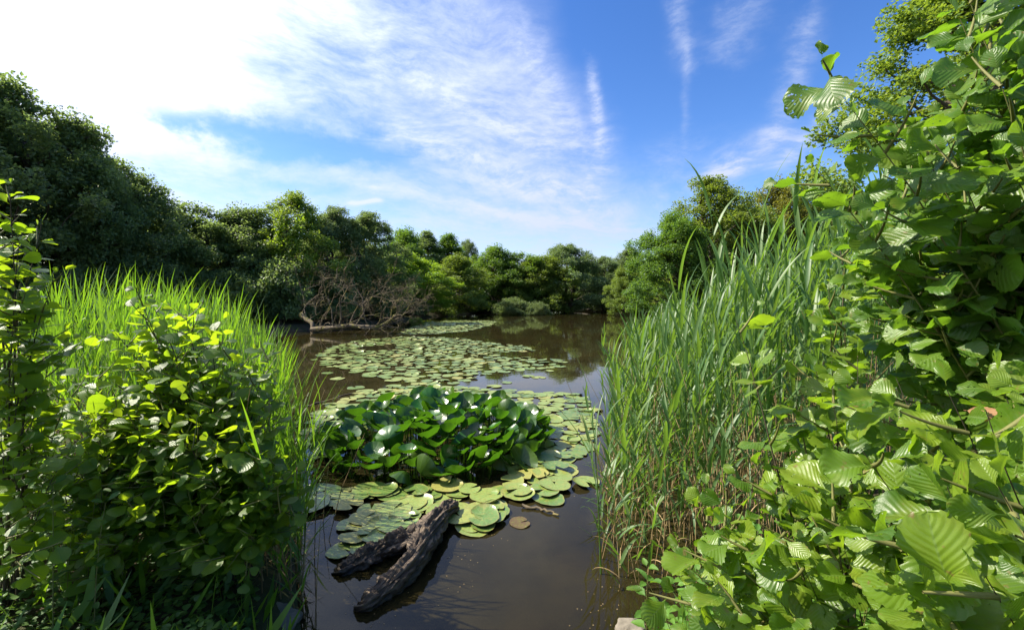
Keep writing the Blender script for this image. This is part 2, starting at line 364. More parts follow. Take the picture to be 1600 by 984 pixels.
# ------------------------------------------------------------------ leaf templates
def leaf_tpl(nl=8,nw=3,shape='alder',pleat=.0,fold=.12,curl=.12,serr=.05,petiole=.22,seed=0,wav=0.0,twist=0.0):
    rg=np.random.default_rng(seed)
    t=np.linspace(0,1,nl+1); u=np.linspace(-1,1,2*nw+1)
    if shape=='alder': w=.49*np.sin(np.pi*np.clip(t,0,1)**1.12)**.58
    elif shape=='nettle': w=.36*np.sin(np.pi*t**.62)**.9
    elif shape=='oval': w=.27*np.sin(np.pi*t**.85)**.8
    w=np.maximum(w,.014); w[-1]=.008
    T=np.concatenate([[-petiole],t]); W=np.concatenate([[.011],w])
    ser=np.ones(len(T)); ser[2::2]-=serr
    TT,UU=np.meshgrid(T,u,indexing='ij'); WW=W[:,None]*np.where(np.abs(UU)>.99,ser[:,None],1)
    x=UU*WW; y=TT+.10*np.abs(UU)*(WW>.05)
    z=fold*np.abs(x)*1.6-curl*np.clip(TT,0,1)**2-.08*np.abs(UU)**3*WW
    if pleat: z=z+pleat*np.cos((TT-.33*np.abs(UU))*8*2*np.pi)*np.abs(UU)*(TT>0.02)*(TT<.97)
    z+=rg.normal(0,.008,z.shape)*(TT>0)*np.abs(UU)
    z=z+wav*np.abs(UU)**2*np.sin(TT*9+seed+UU*1.5)*(TT>0); z=z+twist*x*np.clip(TT,0,1)
    v=np.stack([x,y,z],-1).reshape(-1,3); uv=np.stack([UU,np.clip(TT,0,1)],-1).reshape(-1,2)
    c=len(u); i=np.arange(len(T)-1)[:,None]*c+np.arange(c-1)[None]
    f=np.stack([i,i+1,i+c+1,i+c],-1).reshape(-1,4)
    return v,f,uv
ALD_HI=[leaf_tpl(16,5,'alder',pleat=p,fold=f,curl=c,serr=.09,seed=q,wav=w,twist=t) for q,(f,c,p,w,t) in enumerate(((.1,.10,.003,.03,.1),(.22,.18,.005,.05,-.3),(-.08,.28,.0035,.07,.4),(.38,.02,.002,.04,-.2),(.15,-.14,.003,.08,.3),(.05,.40,.005,.05,-.6),(.30,.28,.0025,.10,.2),(.0,.05,.004,.06,.7)))]
ALD_MID=[leaf_tpl(8,2,'alder',pleat=0,fold=f,curl=c,seed=s) for f,c,s in ((.12,.12,1),(.28,.2,2),(-.05,.25,3))]
ALD_LO=[leaf_tpl(4,1,'alder',fold=f,curl=.2,serr=0,seed=1) for f in (.15,.35)]
NETTLE=[leaf_tpl(10,2,'nettle',fold=f,curl=c,serr=.14,petiole=.15,seed=s) for f,c,s in ((.2,.25,1),(.3,.4,2))]
OVAL=[leaf_tpl(4,1,'oval',fold=.3,curl=.2,serr=0,petiole=.1)]
ROUND=[leaf_tpl(4,1,'alder',fold=.2,curl=.1,serr=0,petiole=.3)]

def place_leaves(G,tpls,rg,P,Dv,Nv,S,mi=0):
    P=np.asarray(P); S=np.asarray(S)
    Mx=frames(Dv,Nv)*S[:,None,None]; w=rg.uniform(.85,1.15,len(S)); Mx[:,:,0]*=w[:,None]
    pick=rg.integers(0,len(tpls),len(S))
    for i,t in enumerate(tpls):
        q=pick==i; G.stamp(t,Mx[q],P[q],mi)

class Leaves:
    def __init__(s,face=(0,0,0)): s.face=np.array(face); s.P=[];s.D=[];s.N=[];s.S=[]
    def twig(s,pts,rg,size,step,tipgrow=.5,up=.8,sunw=.3,rand=.5,start=.12,droop=.15):
        L=np.concatenate([[0],np.cumsum(np.linalg.norm(np.diff(pts,axis=0),axis=1))]); n=max(2,int(L[-1]*(1-start)/step))
        tan=nrm(np.gradient(pts,axis=0)); ph=rg.uniform(0,6.28)
        for i in range(n+1):
            a=L[-1]*(start+(1-start)*i/n); p=np.array([np.interp(a,L,pts[:,j]) for j in range(3)]); t=nrm(np.array([np.interp(a,L,tan[:,j]) for j in range(3)]))
            side=nrm(np.cross(t,[0.05,.05,1.])); b=np.cross(side,t); an=(i%2)*math.pi+rg.normal(0,.5)
            o=math.cos(an)*side+math.sin(an)*b*.7
            d=nrm(.55*t+.95*o+rg.normal(0,.22,3)-np.array([0,0,droop])) if i<n else nrm(t+rg.normal(0,.2,3))
            nn=np.array([0,0,up])+s.face+sunw*SUN+rg.normal(0,rand,3)
            f=1-tipgrow*max(0,(i/n-.55)/.45)
            s.P.append(p+d*size*.2); s.D.append(d); s.N.append(nn); s.S.append(size*f*rg.uniform(.5,1.22))
    def arr(s): return np.array(s.P),np.array(s.D),np.array(s.N),np.array(s.S)

def shoot(base,tip,rg,n=14,bow=.35,jit=.02):
    base=np.asarray(base,float); tip=np.asarray(tip,float); d=tip-base; L=np.linalg.norm(d)
    mid=base+d*.5; mid=mid+np.array([-d[0]*.25*bow*2,-d[1]*.25*bow*2,L*bow*.35])
    p=bez(base,mid,tip,n); j=rg.normal(0,jit*L/3,(n,3)); j[0]=0; j[-1]=0
    j[1:-1]=(j[:-2]+j[1:-1]+j[2:])/3
    return p+j

def shrub(name,label,base,tips,seed,leaf=.08,step=.045,twig_len=.45,twigs=9,mats=('alder','twig','stem'),tpls=ALD_MID,r0=.018,start=.3,bow=.35,up=.8,sunw=.3,rand=.5,wither=0,extra=None,cat='shrub',group=None,twig_bias=(0,0,.15),tipgrow=.5,dens=0.0,face=(0,0,0)):
    """one shrub: stem (woody shoots), twig (green side twigs), foliage"""
    rg=np.random.default_rng(seed); root=empty(name,tuple(base)); tag(root,label,cat,group)
    Gs,Gt,Gl=Geo(),Geo(),Geo(); LV=Leaves(face)
    T0=[np.asarray(t,float) for t in tips]; tips=list(T0)
    for i in range(int(len(T0)*dens)):
        a,b_=T0[rg.integers(len(T0))],T0[rg.integers(len(T0))]
        if np.linalg.norm(a-b_)>1.1: b_=a
        q=a*.6+b_*.4+rg.normal(0,.09,3); q=base+(q-base)*np.array([1,1,1])*rg.uniform(.8,1.0); tips.append(q)
    for tip in tips:
        b=np.asarray(base)+np.array([*rg.normal(0,.06,2),-.1])
        if len(tip)>3: b=np.asarray(tip[3]); tip=tip[:3]
        p=shoot(b,tip,rg,bow=bow); L=np.linalg.norm(np.diff(p,axis=0),axis=1).sum()
        r=np.linspace(1,.13,len(p))*r0*min(1.3,L/1.6); Gs.add(*tube(p,r,6))
        tan=nrm(np.gradient(p,axis=0)); nt=max(3,int(twigs*L/1.5))
        for i in range(nt):
            s=start+(1-start)*(i+rg.uniform(.1,.9))/nt; k=min(len(p)-2,int(s*(len(p)-1))); fr=s*(len(p)-1)-k
            q=p[k]*(1-fr)+p[k+1]*fr; t=tan[k]; o=nrm(rg.normal(0,1,3)); o=nrm(o-(o@t)*t)
            d=nrm(.55*t+o+np.array(twig_bias)); l=twig_len*rg.uniform(.45,1.1)*(1.15-.75*s)+.05
            tw=bez(q,q+d*l*.55,q+d*l*.9+t*l*.15+np.array([0,0,rg.uniform(-.1,.12)*l]),7)
            Gt.add(*tube(tw,np.linspace(.0038,.0014,7)*min(1.6,leaf/.07),5)); LV.twig(tw,rg,leaf,step,up=up,sunw=sunw,rand=rand,tipgrow=tipgrow)
        k=int(len(p)*.6); LV.twig(p[k:],rg,leaf,step,start=0,up=up,sunw=sunw,rand=rand,tipgrow=tipgrow)
    P,D,N,S=LV.arr()
    place_leaves(Gl,tpls,rg,P,D,N,S)
    for a_,b_,c_ in zip(Gt.v,Gt.f,Gt.uv): Gs.add(a_,b_-b_.min(),c_,1)
    Gs.build('stem',[M[mats[2]],M[mats[1]]],root,loc=base)
    Gl.build('foliage',M[mats[0]],root,loc=base)
    for i in range(wither):
        g=Geo(); q=rg.integers(0,len(P)); g.stamp(ALD_HI[2],frames(D[q:q+1],N[q:q+1])*S[q]*1.0,P[q:q+1]+.01)
        o=g.build('withered_leaf',M['wither'],root,loc=base); o['label']='withered brown leaf curling on its twig'
    return root

# ------------------------------------------------------------------ trees
def kite(l=1.0,w=.36,fold=.15):
    return (np.array([(0,0,0),(w,.45,fold),(0,1,0),(-w,.45,fold)],float)*l,np.array([(0,1,2,3)]),np.array([(0,0),(1,.5),(0,1),(-1,.5)],float))
def tree_proto(seed,h,rad,prof,nc,nleaf,leaf,z0=.12,crad=.16,lobes=.3,droop=.0,lw=.36,flat=.92,lean=0.0,hollow=.55,trunk_r=.018,stems=1):
    rg=np.random.default_rng(seed)
    ph=rg.uniform(0,6.28,6)
    s=rg.beta(1.15,1.0,nc*3)*(1-z0)+z0; an=rg.uniform(0,6.28,nc*3); rr=rad*prof((s-z0)/(1-z0))
    lob=1+lobes*(.5*np.sin(3*an+ph[0]+5*s)+.35*np.sin(5*an+ph[1]-7*s)+.4*np.sin(2*an+ph[2]+11*s))
    rr=rr*lob*np.maximum(hollow,rg.uniform(0,1,nc*3)**.35)
    C=np.stack([np.cos(an)*rr+lean*s*h*.2,np.sin(an)*rr,s*h*(1+.05*np.sin(2*an+ph[3]))],-1)
    # thin out so that clumps keep apart
    keep=[]
    for i in range(len(C)):
        if len(keep)>=nc: break
        if all(np.linalg.norm((C[i]-C[j])*np.array([1,1,1.2]))>crad*rad*.55 for j in keep): keep.append(i)
    C=C[keep]; nc=len(C)
    Gt=Geo()
    for st in range(stems):
        a=rg.uniform(0,6.28); sp=0 if stems==1 else .12*rad
        tr=np.array([[math.cos(a)*sp*(.3+q),math.sin(a)*sp*(.3+q),q*h*.86] for q in np.linspace(0,1,10)])+np.cumsum(rg.normal(0,.011*h,(10,3))*[1,1,0],0); tr[0,2]=-.6
        Gt.add(*tube(tr,np.linspace(1,.12,10)**.8*trunk_r*h,8))
        for i in range(st,nc,2*stems):
            c=C[i]; r=np.linalg.norm(c[:2]); z=max(.12*h,c[2]-max(.8*r,.08*h)); k=np.interp(z,tr[:,2],np.arange(10)); k0=int(min(8,k)); b=tr[k0]*(1-(k-k0))+tr[k0+1]*(k-k0)
            p=bez(b,b*.5+c*.5+np.array([0,0,-.1*r]),c,6)+np.vstack([np.zeros(3),rg.normal(0,.012*h,(4,3)),np.zeros(3)])
            Gt.add(*tube(p,np.linspace(.006*h,.0013*h,6),5))
    cr=rad*crad*rg.uniform(.7,1.5,nc); wgt=cr**2; ci=rg.choice(nc,nleaf,p=wgt/wgt.sum())
    dv=nrm(rg.normal(0,1,(nleaf,3))); ra=rg.uniform(0,1,nleaf)**.55
    # each clump is itself a few sprays, so its edge is ragged
    spr=nrm(rg.normal(0,1,(nc,6,3))); sd=spr[ci,rg.integers(0,6,nleaf)]
    dv=nrm(dv*.8+sd*.9)
    P=C[ci]+dv*(ra*cr[ci])[:,None]*np.array([1,1,flat]); P[:,2]-=droop*rad*.35*ra**2*rg.uniform(0,1,nleaf)
    out=nrm(P-np.array([0,0,.45*h])); Nn=out*.6+np.array([0,0,.7])+rg.normal(0,.55,(nleaf,3))
    Dd=nrm(rg.normal(0,1,(nleaf,3))+out*.5-np.array([0,0,.3+2.2*droop]))
    keepz=P[:,2]>.25; P,Nn,Dd=P[keepz],Nn[keepz],Dd[keepz]
    Gl=Geo(); Gl.stamp(kite(1,lw),frames(Dd,Nn)*(leaf*rg.uniform(.6,1.35,len(P)))[:,None,None],P)
    return Gt,Gl
ov=lambda q: np.clip(np.sin(np.pi*np.clip(q,0,1)**.75),0,1)**.5
dome=lambda q: np.sqrt(np.clip(1-np.clip(q,0,1)**2.4,0.02,1))*(.75+.25*np.sqrt(np.clip(q*4,0,1)))
colm=lambda q: np.clip(np.sin(np.pi*np.clip(q,0,1)**.6),0.02,1)**.7
spec={ # h, rad, prof, clumps, leaves, leaf size
 'broad': dict(seed=1,h=14,rad=4.6,prof=dome,nc=200,nleaf=48000,leaf=.22,z0=.04,crad=.19,lobes=.42),
 'broad2':dict(seed=2,h=14,rad=4.2,prof=ov,nc=190,nleaf=48000,leaf=.22,z0=.03,crad=.19,lobes=.5),
 'dense': dict(seed=3,h=14,rad=4.8,prof=dome,nc=240,nleaf=62000,leaf=.20,z0=.02,crad=.175,lobes=.42),
 'willow':dict(seed=4,h=13,rad=4.4,prof=ov,nc=130,nleaf=46000,leaf=.26,z0=.05,crad=.18,droop=.5,lw=.18,lobes=.6,stems=2),
 'airy':  dict(seed=5,h=16,rad=4.4,prof=ov,nc=150,nleaf=42000,leaf=.20,z0=.08,crad=.18,lobes=.5,stems=2,hollow=.35),
 'column':dict(seed=6,h=15,rad=2.6,prof=colm,nc=120,nleaf=34000,leaf=.19,z0=.04,crad=.27,lobes=.3),
 'near':  dict(seed=7,h=20,rad=4.6,prof=ov,nc=230,nleaf=90000,leaf=.17,z0=.10,crad=.17,lobes=.45,hollow=.4),
 'bush':  dict(seed=8,h=3.2,rad=2.3,prof=dome,nc=70,nleaf=14000,leaf=.16,z0=.02,crad=.24,lobes=.4,trunk_r=.012,stems=3),
 'sallow':dict(seed=9,h=3.0,rad=2.6,prof=dome,nc=70,nleaf=15000,leaf=.20,z0=.02,crad=.24,lobes=.45,lw=.2,trunk_r=.012,stems=3),
}
protos={}
def proto(kind,mat):
    if (kind,mat) not in protos:
        if (kind,'geo') not in protos: protos[(kind,'geo')]=tree_proto(**spec[kind])
        gt,gl=protos[(kind,'geo')]
        if (kind,'trunk') not in protos: protos[(kind,'trunk')]=gt.mesh('trunk',M['bark'])
        protos[(kind,mat)]=(protos[(kind,'trunk')],gl.mesh('crown',M[mat],smooth=False))
    return protos[(kind,mat)]
TREES=[]
trg=random.Random(4)
def tree(kind,mat,px,top,d,width,label,name='tree',cat='tree',group=None,rot=None):
    """width and top in photo pixels at distance d; the tree stands on the ground there"""
    x=(px-800)/F*d; gz=float(ground_z(np.array(x),np.array(d))); gz=max(gz,-.05)
    h=H+(HZ-top)/F*d-gz; sp=spec[kind]
    root=empty(name,(x,d,gz)); tag(root,label,cat,group)
    mt,mc=proto(kind,mat); s=width/F*d/(2*sp['rad']*1.12); sz=h/(sp['h']*1.03)
    a=rot if rot is not None else trg.uniform(0,6.28)
    root.rotation_euler=(0,0,a); root.scale=(s,s,sz)
    for nm,me in (('trunk',mt),('crown',mc)):
        o=bpy.data.objects.new(nm,me); col.objects.link(o); o.parent=root
    return root

# left wall of trees, from the frame edge towards the middle
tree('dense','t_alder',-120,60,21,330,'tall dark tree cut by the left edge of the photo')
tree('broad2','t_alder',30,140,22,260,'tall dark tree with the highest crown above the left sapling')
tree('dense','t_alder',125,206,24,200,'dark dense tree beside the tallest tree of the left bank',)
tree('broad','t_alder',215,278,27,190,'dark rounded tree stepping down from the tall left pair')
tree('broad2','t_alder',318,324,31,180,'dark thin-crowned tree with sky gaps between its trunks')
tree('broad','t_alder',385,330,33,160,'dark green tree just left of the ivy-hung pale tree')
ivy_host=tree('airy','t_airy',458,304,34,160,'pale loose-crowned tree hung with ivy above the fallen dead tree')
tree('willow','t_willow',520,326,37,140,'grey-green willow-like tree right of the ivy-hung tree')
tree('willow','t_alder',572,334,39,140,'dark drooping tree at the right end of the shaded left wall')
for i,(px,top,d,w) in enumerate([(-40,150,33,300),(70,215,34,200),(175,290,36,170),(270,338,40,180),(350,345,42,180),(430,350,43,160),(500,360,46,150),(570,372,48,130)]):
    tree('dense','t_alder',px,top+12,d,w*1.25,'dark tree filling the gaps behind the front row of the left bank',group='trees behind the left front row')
# far bank
tree('broad','t_oak',628,362,66,115,'green tree just right of the dark left wall, behind the lime-green tree')
tree('column','t_alder',668,362,72,76,'dark narrow tree behind the lime-green tree')
tree('column','t_oak',702,367,74,79,'tall pointed green tree left of the pale round crown')
tree('willow','t_willow',731,376,82,58,'pale silvery round crown peeping over the far wood')
tree('broad2','t_lime',645,398,50,134,'bright lime-green tree beside the fallen dead tree',rot=1.0)
tree('broad','t_airy',714,402,58,110,'olive green tree at the dark inlet right of the lime-green tree')
tree('broad','t_oak',770,388,68,107,'rounded fresh green tree left of centre on the far bank')
tree('broad2','t_oak',812,396,68,102,'dense green tree behind the left half of the island bush')
tree('broad','t_airy',848,402,68,107,'yellowish green tree behind the right half of the island bush')
tree('willow','t_willow',888,383,72,140,'broad pale willow with a forked top on the far bank')
tree('willow','t_willow',944,402,78,94,'pale green willow left of the floating timber')
tree('willow','t_willow',982,388,84,84,'small grey-green tree at the far right end of the pond')
for i,(px,top,d,w) in enumerate([(610,395,84,120),(690,398,92,120),(760,412,92,120),(830,412,94,120),(905,412,96,120),(970,412,102,120),(1020,405,100,120)]):
    tree('dense','t_oak',px,top,d,w,'tree of the dense green wood behind the far bank',group='trees of the far wood')
# right bank
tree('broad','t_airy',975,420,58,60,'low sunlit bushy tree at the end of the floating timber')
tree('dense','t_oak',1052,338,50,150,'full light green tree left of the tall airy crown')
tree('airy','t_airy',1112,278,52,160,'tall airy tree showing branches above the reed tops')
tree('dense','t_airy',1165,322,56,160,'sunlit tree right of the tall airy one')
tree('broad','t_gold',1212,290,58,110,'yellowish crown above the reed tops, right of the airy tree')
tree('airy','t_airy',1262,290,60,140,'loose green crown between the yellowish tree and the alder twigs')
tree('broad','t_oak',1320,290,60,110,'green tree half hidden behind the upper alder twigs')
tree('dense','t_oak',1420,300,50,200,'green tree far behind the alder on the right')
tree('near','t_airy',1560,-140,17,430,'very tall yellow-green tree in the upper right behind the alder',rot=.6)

for i,(px,top,d,w) in enumerate([(1075,352,66,150),(1130,335,68,150),(1190,335,70,150),(1250,330,70,150)]):
    tree('dense','t_oak',px,top,d,w,'green tree filling the wood behind the airy tree of the right bank',group='trees of the right wood')
def ivy(root):
    # lit ivy climbing the leaning stems of the pale tree
    rg=np.random.default_rng(44); G=Geo(); x,y,z=root.location
    for px0,py0,px1,py1 in [(425,470,432,385),(432,385,440,345),(455,470,450,380),(450,380,470,340),(478,460,486,400),(440,430,470,372)]:
        a,b=at(px0,py0,31.2),at(px1,py1,31.2); n=420; t=rg.uniform(0,1,n); P=a+(b-a)*t[:,None]+rg.normal(0,1,(n,3))*(.16+.10*np.sin(t*9)[:,None])*[1,1,1.2]
        G.stamp(kite(1,.45,.1),frames(rg.normal(0,1,(n,3))-[0,0,.8],np.array([-.5,-.5,.5])+rg.normal(0,.5,(n,3)))*rg.uniform(.10,.2,n)[:,None,None],P)
        c=(a+b)/2; G.add(*tube(np.array([a,c+rg.normal(0,.15,3),b]),[.09,.07,.05],5))
    o=G.build('ivy',M['t_lime'],root)
    o.matrix_parent_inverse=Matrix.LocRotScale(root.location,root.rotation_euler,root.scale).inverted()
ivy(ivy_host)
# bushes along the banks
BANK_L=[(-60,22,150),(40,23,160),(130,25,150),(210,26,140),(290,28,130),(370,29,120),(440,30.5,110),(520,34,95),(580,39,85)]
for i,(px,d,w) in enumerate(BANK_L):
    tree('bush','t_alder',px,HZ-55+8*(i%3),d,w*1.15,'dark bush at the foot of the shaded left trees',name='bush',cat='bush',group='bushes under the left trees')
for i,px in enumerate([600,640,680,730,775,820,860,905,950,995,1035]):
    d=[43,47,60,70,74,80,84,92,96,96,92][i]
    tree('bush',['t_oak','t_alder'][i%2],px,445+4*(i%3),d,64,'low dark bush overhanging the far waterline',name='bush',cat='bush',group='bushes along the far waterline')
for i,(px,d,w) in enumerate([(1010,78,60),(1060,62,80),(1120,50,90),(1190,40,110)]):
    tree('sallow','t_airy',px,432,d,w,'sunlit bush along the right bank behind the reeds',name='bush',cat='bush',group='bushes along the right bank')
isl=tree('sallow','t_willow',806,468,62,72,'sunlit sallow bush growing on its own out of the water',name='island_bush',cat='bush',rot=0.3)
isl=tree('sallow','t_willow',842,474,60,40,'smaller low sallow beside the lone bush in the water',name='island_bush',cat='bush',rot=1.3)
tree('sallow','t_airy',650,497,36,26,'little light green bush at the tip of the fallen dead tree',name='small_bush',cat='bush')

# ------------------------------------------------------------------ fallen dead tree
def dead_tree():
    rg=np.random.default_rng(11); base=at(488,522,26.5); root=empty('fallen_tree',tuple(base))
    tag(root,'bare fallen tree with tangled brown branches lying in the water','fallen tree')
    G=[Geo(),Geo()]
    def grow(p,d,L,r,depth,grav):
        n=7; pts=[np.array(p)]; dd=np.array(d,float)
        for i in range(n):
            dd=nrm(dd+rg.normal(0,.30,3)+np.array([0,0,grav])); pts.append(pts[-1]+dd*L/n)
        pts=np.array(pts); G[0 if depth<2 else 1].add(*tube(pts,np.linspace(r,r*.4,n+1),7 if depth<2 else 4))
        if depth>=5: return
        for k in range(rg.integers(3,5) if depth<3 else rg.integers(2,4)):
            i=rg.integers(2,n+1); o=nrm(rg.normal(0,1,3)*[1,.9,.8]); t=nrm(pts[i]-pts[i-1])
            nd=nrm(t*.9+o*1.1+np.array([.16,0,.06])); 
            if pts[i][2]<.25: nd[2]=abs(nd[2])
            grow(pts[i],nd,L*rg.uniform(.42,.72),r*.52,depth+1,rg.uniform(-.02,.07))
    A=lambda px,py,d: at(px,py,d)
    mains=[([(470,492,28),(488,505,27),(492,530,26.5)],.16),([(486,515,26.5),(540,510,26),(590,512,26),(618,495,26)],.17)]
    for pts,r in mains:
        p=np.array([A(*q) for q in pts]); tt=np.linspace(0,1,len(p)); q=np.linspace(0,1,12); pp=np.stack([np.interp(q,tt,p[:,j]) for j in range(3)],-1)+rg.normal(0,.04,(12,3)); G[0].add(*tube(pp,np.linspace(r,r*.55,12),8))
    for a,b,L,r in [((470,495,28),(500,440,28),3.2,.09),((500,512,26.5),(540,450,26.5),3.0,.09),((530,510,26),(560,440,26),3.4,.10),((555,511,26),(600,420,26.2),3.6,.10),((585,511,26),(640,440,26),3.0,.09),((610,500,26),(650,470,26),2.4,.08),((600,505,26),(655,500,25.5),2.2,.07),((520,508,26),(520,425,27),3.4,.07),((480,500,27.5),(450,420,28),3.2,.07),((560,511,25.8),(600,505,24.8),2.2,.06),((575,508,26.2),(590,430,26.6),3.0,.08),((615,500,26),(668,485,25.5),2.2,.07),((590,508,26),(650,450,25.6),3.0,.07),((540,510,25.6),(570,500,24.8),2.4,.06),((500,515,26),(530,505,25),2.2,.06),((545,510,26.3),(530,440,26.8),3.2,.08),((610,498,26.3),(625,440,26.6),2.6,.06)]:
        p,q=A(*a),A(*b); grow(p,nrm(q-p),L,r*.55,1,.02)
    G[0].build('trunk',M['dead'],root,loc=base); G[1].build('branch',M['dead'],root,loc=base)
dead_tree()
# floating timber on the far right water
def floating_stick(name,label,pts,r,mat='dead',sides=7,z=0):
    rg=np.random.default_rng(len(label)); p=np.array(pts,float); n=14; tt=np.linspace(0,1,len(p)); q=np.linspace(0,1,n)
    pp=np.stack([np.interp(q,tt,p[:,j]) for j in range(3)],-1)+rg.normal(0,r*.5,(n,3)); G=Geo(); G.add(*tube(pp,np.linspace(r,r*.55,n)*rg.uniform(.85,1.15,n),sides))
    c=tuple(pp.mean(0)); o=G.build(name,M[mat],loc=c); tag(o,label,'log' if 'log' in name else 'stick')
a=on_water(893,486.6)+[0,0,.12]; b=on_water(1035,486.2)+[0,0,.12]; floating_stick('floating_log','long pale log floating far out on the right of the pond',[a,(a+b)/2,b],.32,'rock')
floating_stick('floating_stick','thin crooked stick floating behind the standing lily leaves',[on_water(478,636),on_water(520,622),on_water(578,608)],.018)
floating_stick('floating_stick','short brown stick floating right of the spotted lily pads',[on_water(815,793)+[0,0,.012],on_water(845,797)+[0,0,.02],on_water(872,806)+[0,0,.012]],.016)

# ------------------------------------------------------------------ lily pads
def pad_tpl(seed,nr=5,na=26,wave=.012,edge=.0):
    rg=np.random.default_rng(seed); gap=R(rg.uniform(6,20)); a=np.linspace(gap,2*math.pi-gap,na+1); ph=rg.uniform(0,6.28,3)
    r=np.array([0.02,.25,.5,.75,.93,1.0])[:nr+1]
    RR,AA=np.meshgrid(r,a,indexing='ij')
    k=1+.04*np.sin(2*AA+ph[0])+.025*np.sin(5*AA+ph[1])+.012*np.sin(11*AA+ph[2])
    k*=1-.10*np.exp(-((np.minimum(AA,2*math.pi-AA)-gap)/.18)**2)*RR
    x=.5*RR*k*np.sin(AA); y=-.46*RR*k*np.cos(AA); z=.006+wave*RR**2*np.sin(3*AA+ph[1])*.6+wave*RR*np.sin(2*AA+ph[2])*.4+edge*RR**6*np.clip(np.sin(AA+ph[0]),0,1)
    z=np.maximum(z,.004)
    v=np.stack([x,y,z],-1).reshape(-1,3); uv=np.stack([AA/(2*math.pi),RR],-1).reshape(-1,2); c=na+1
    i=np.arange(nr)[:,None]*c+np.arange(na)[None]; f=np.stack([i,i+c,i+c+1,i+1],-1).reshape(-1,4)
    return v,f,uv
PADS=[pad_tpl(s,wave=.02,edge=(.10 if s%4==0 else .02)) for s in range(8)]
PADM=[]
for t in PADS:
    g=Geo(); g.add(*t); PADM.append(g.mesh('lily_pad',M['pad']))
def inpoly(P,poly):
    x,y=P[:,0],P[:,1]; ins=np.zeros(len(P),bool); n=len(poly)
    for i in range(n):
        a=poly[i]; b=poly[(i+1)%n]; ins^=((a[1]>y)!=(b[1]>y))&(x<(b[0]-a[0])*(y-a[1])/(b[1]-a[1]+1e-12)+a[0])
    return ins
def scatter(poly,rg,dmin,tries=6000,maxn=2000):
    poly=np.asarray(poly)[:,:2]; lo,hi=poly.min(0),poly.max(0); P=rg.uniform(lo,hi,(tries,2)); P=P[inpoly(P,poly)]; out=[]; grid={}
    for p in P:
        k=(int(p[0]//dmin),int(p[1]//dmin))
        if all(np.hypot(*(p-q))>=dmin for i in (-1,0,1) for j in (-1,0,1) for q in grid.get((k[0]+i,k[1]+j),())):
            grid.setdefault(k,[]).append(p); out.append(p)
            if len(out)>=maxn: break
    return np.array(out)
rg=np.random.default_rng(21)
PATCH=[on_water(*q) for q in [(562,531),(640,526),(715,528),(770,536),(820,542),(868,560),(878,574),(800,580),(742,590),(700,602),(640,600),(585,592),(545,578),(505,570),(500,552),(530,540)]]
P1=scatter(PATCH,rg,.335,60000,1500)
# ragged rim and open water between the pads
nz=np.array([mnoise.noise(Vector((p[0]*.35,p[1]*.22,3.3))) for p in P1]); P1=P1[nz>-.36]
stray=np.array([on_water(*q)[:2] for q in [(772,604),(792,598),(826,588),(858,580),(512,583),(527,592),(556,606),(490,562),(842,590),(700,615),(655,608),(742,607),(615,604),(880,566),(600,612)]])
RING=[(on_water(*q)) for q in [(500,640),(560,612),(640,604),(720,606),(800,612),(905,616),(925,640),(928,690),(905,720),(880,745),(830,755),(790,700),(700,690),(560,690),(495,720),(480,680)]]
P0=scatter(RING,rg,.235,16000,330)
FRONT=[on_water(*q)[:2] for q in [(580,800),(600,830),(630,815),(655,790),(615,775),(560,780),(535,770),(650,770),(690,762),(720,770),(745,800),(735,822),(775,800),(780,770),(800,755),(760,780),(832,745),(855,755),(868,735),(850,722),(810,728),(880,715),(905,690),(510,770),(640,840),(590,775),(812,775),(570,815),(615,800),(585,840),(560,835),(640,792),(668,775),(605,845),(720,815),(755,815),(700,780),(762,800),(850,770),(545,795),(530,785),(872,748)]]
clump_c=np.array([-1.06,6.25]); clump_r=np.array([1.62,1.65])
P0=P0[(((P0-clump_c)/clump_r)**2).sum(1)>.55]
FRONT=np.array(FRONT); FRONT=np.concatenate([FRONT,FRONT+rg.normal(0,.13,FRONT.shape)])
allp=[(p,'front') for p in FRONT]+[(p,'ring') for p in P0]+[(p,'patch') for p in P1]+[(p,'stray') for p in stray]
allp.sort(key=lambda q:q[0][1])
ringG=Geo()
for i,(p,w) in enumerate(allp):
    s=rg.uniform(.28,.42) if w!='front' else rg.uniform(.25,.37)
    if w=='patch': s=rg.uniform(.27,.46)
    a=rg.uniform(0,6.28); z=.002+.0025*(i%7)+(.004*(i%11) if w=='front' else 0); ti,tj=rg.normal(0,.012 if w!='front' else .03,2)
    if i<300:
        o=bpy.data.objects.new('lily_pad',PADM[i%8]); col.objects.link(o); o.location=(p[0],p[1],z); o.rotation_euler=(ti,tj,a); o.scale=(s,s*.95,s)
        px,py=800+F*p[0]/p[1],HZ+F*H/p[1]
        if w=='front': lab='yellow-green spotted lily pad beside the driftwood log' if px<690 else ('spotted lily pad floating between the log and the reeds' if px<800 else 'lily pad at the open water by the short stick')
        elif w=='ring': lab='floating lily pad crowding the rim of the standing lily leaves'
        elif w=='stray': lab='single lily pad drifting loose at the rim of the broad patch'
        else: lab='lily pad in the broad floating patch in mid pond'
        tag(o,lab,'lily pad',{'front':'lily pads in front of the standing leaves','ring':'lily pads round the standing leaves','patch':'lily pads of the broad patch','stray':'loose lily pads'}[w])
        if w=='front': o['group']='lily pads in front: '+lab[:30]
    else:
        c,sn=math.cos(a),math.sin(a); ringG.stamp(PADS[i%8],np.array([[[c*s,-sn*s,0],[sn*s,c*s,0],[0,0,s]]]),np.array([[p[0],p[1],z]]))
if ringG.v: tag(ringG.build('lily_pads',M['pad']),'far half of the broad patch of floating lily pads','lily pads',kind='stuff')
P2=scatter([on_water(*q) for q in [(640,513),(672,503),(720,500.5),(776,501),(764,509),(730,517),(668,522.5),(622,522)]],rg,.38,60000,2200)
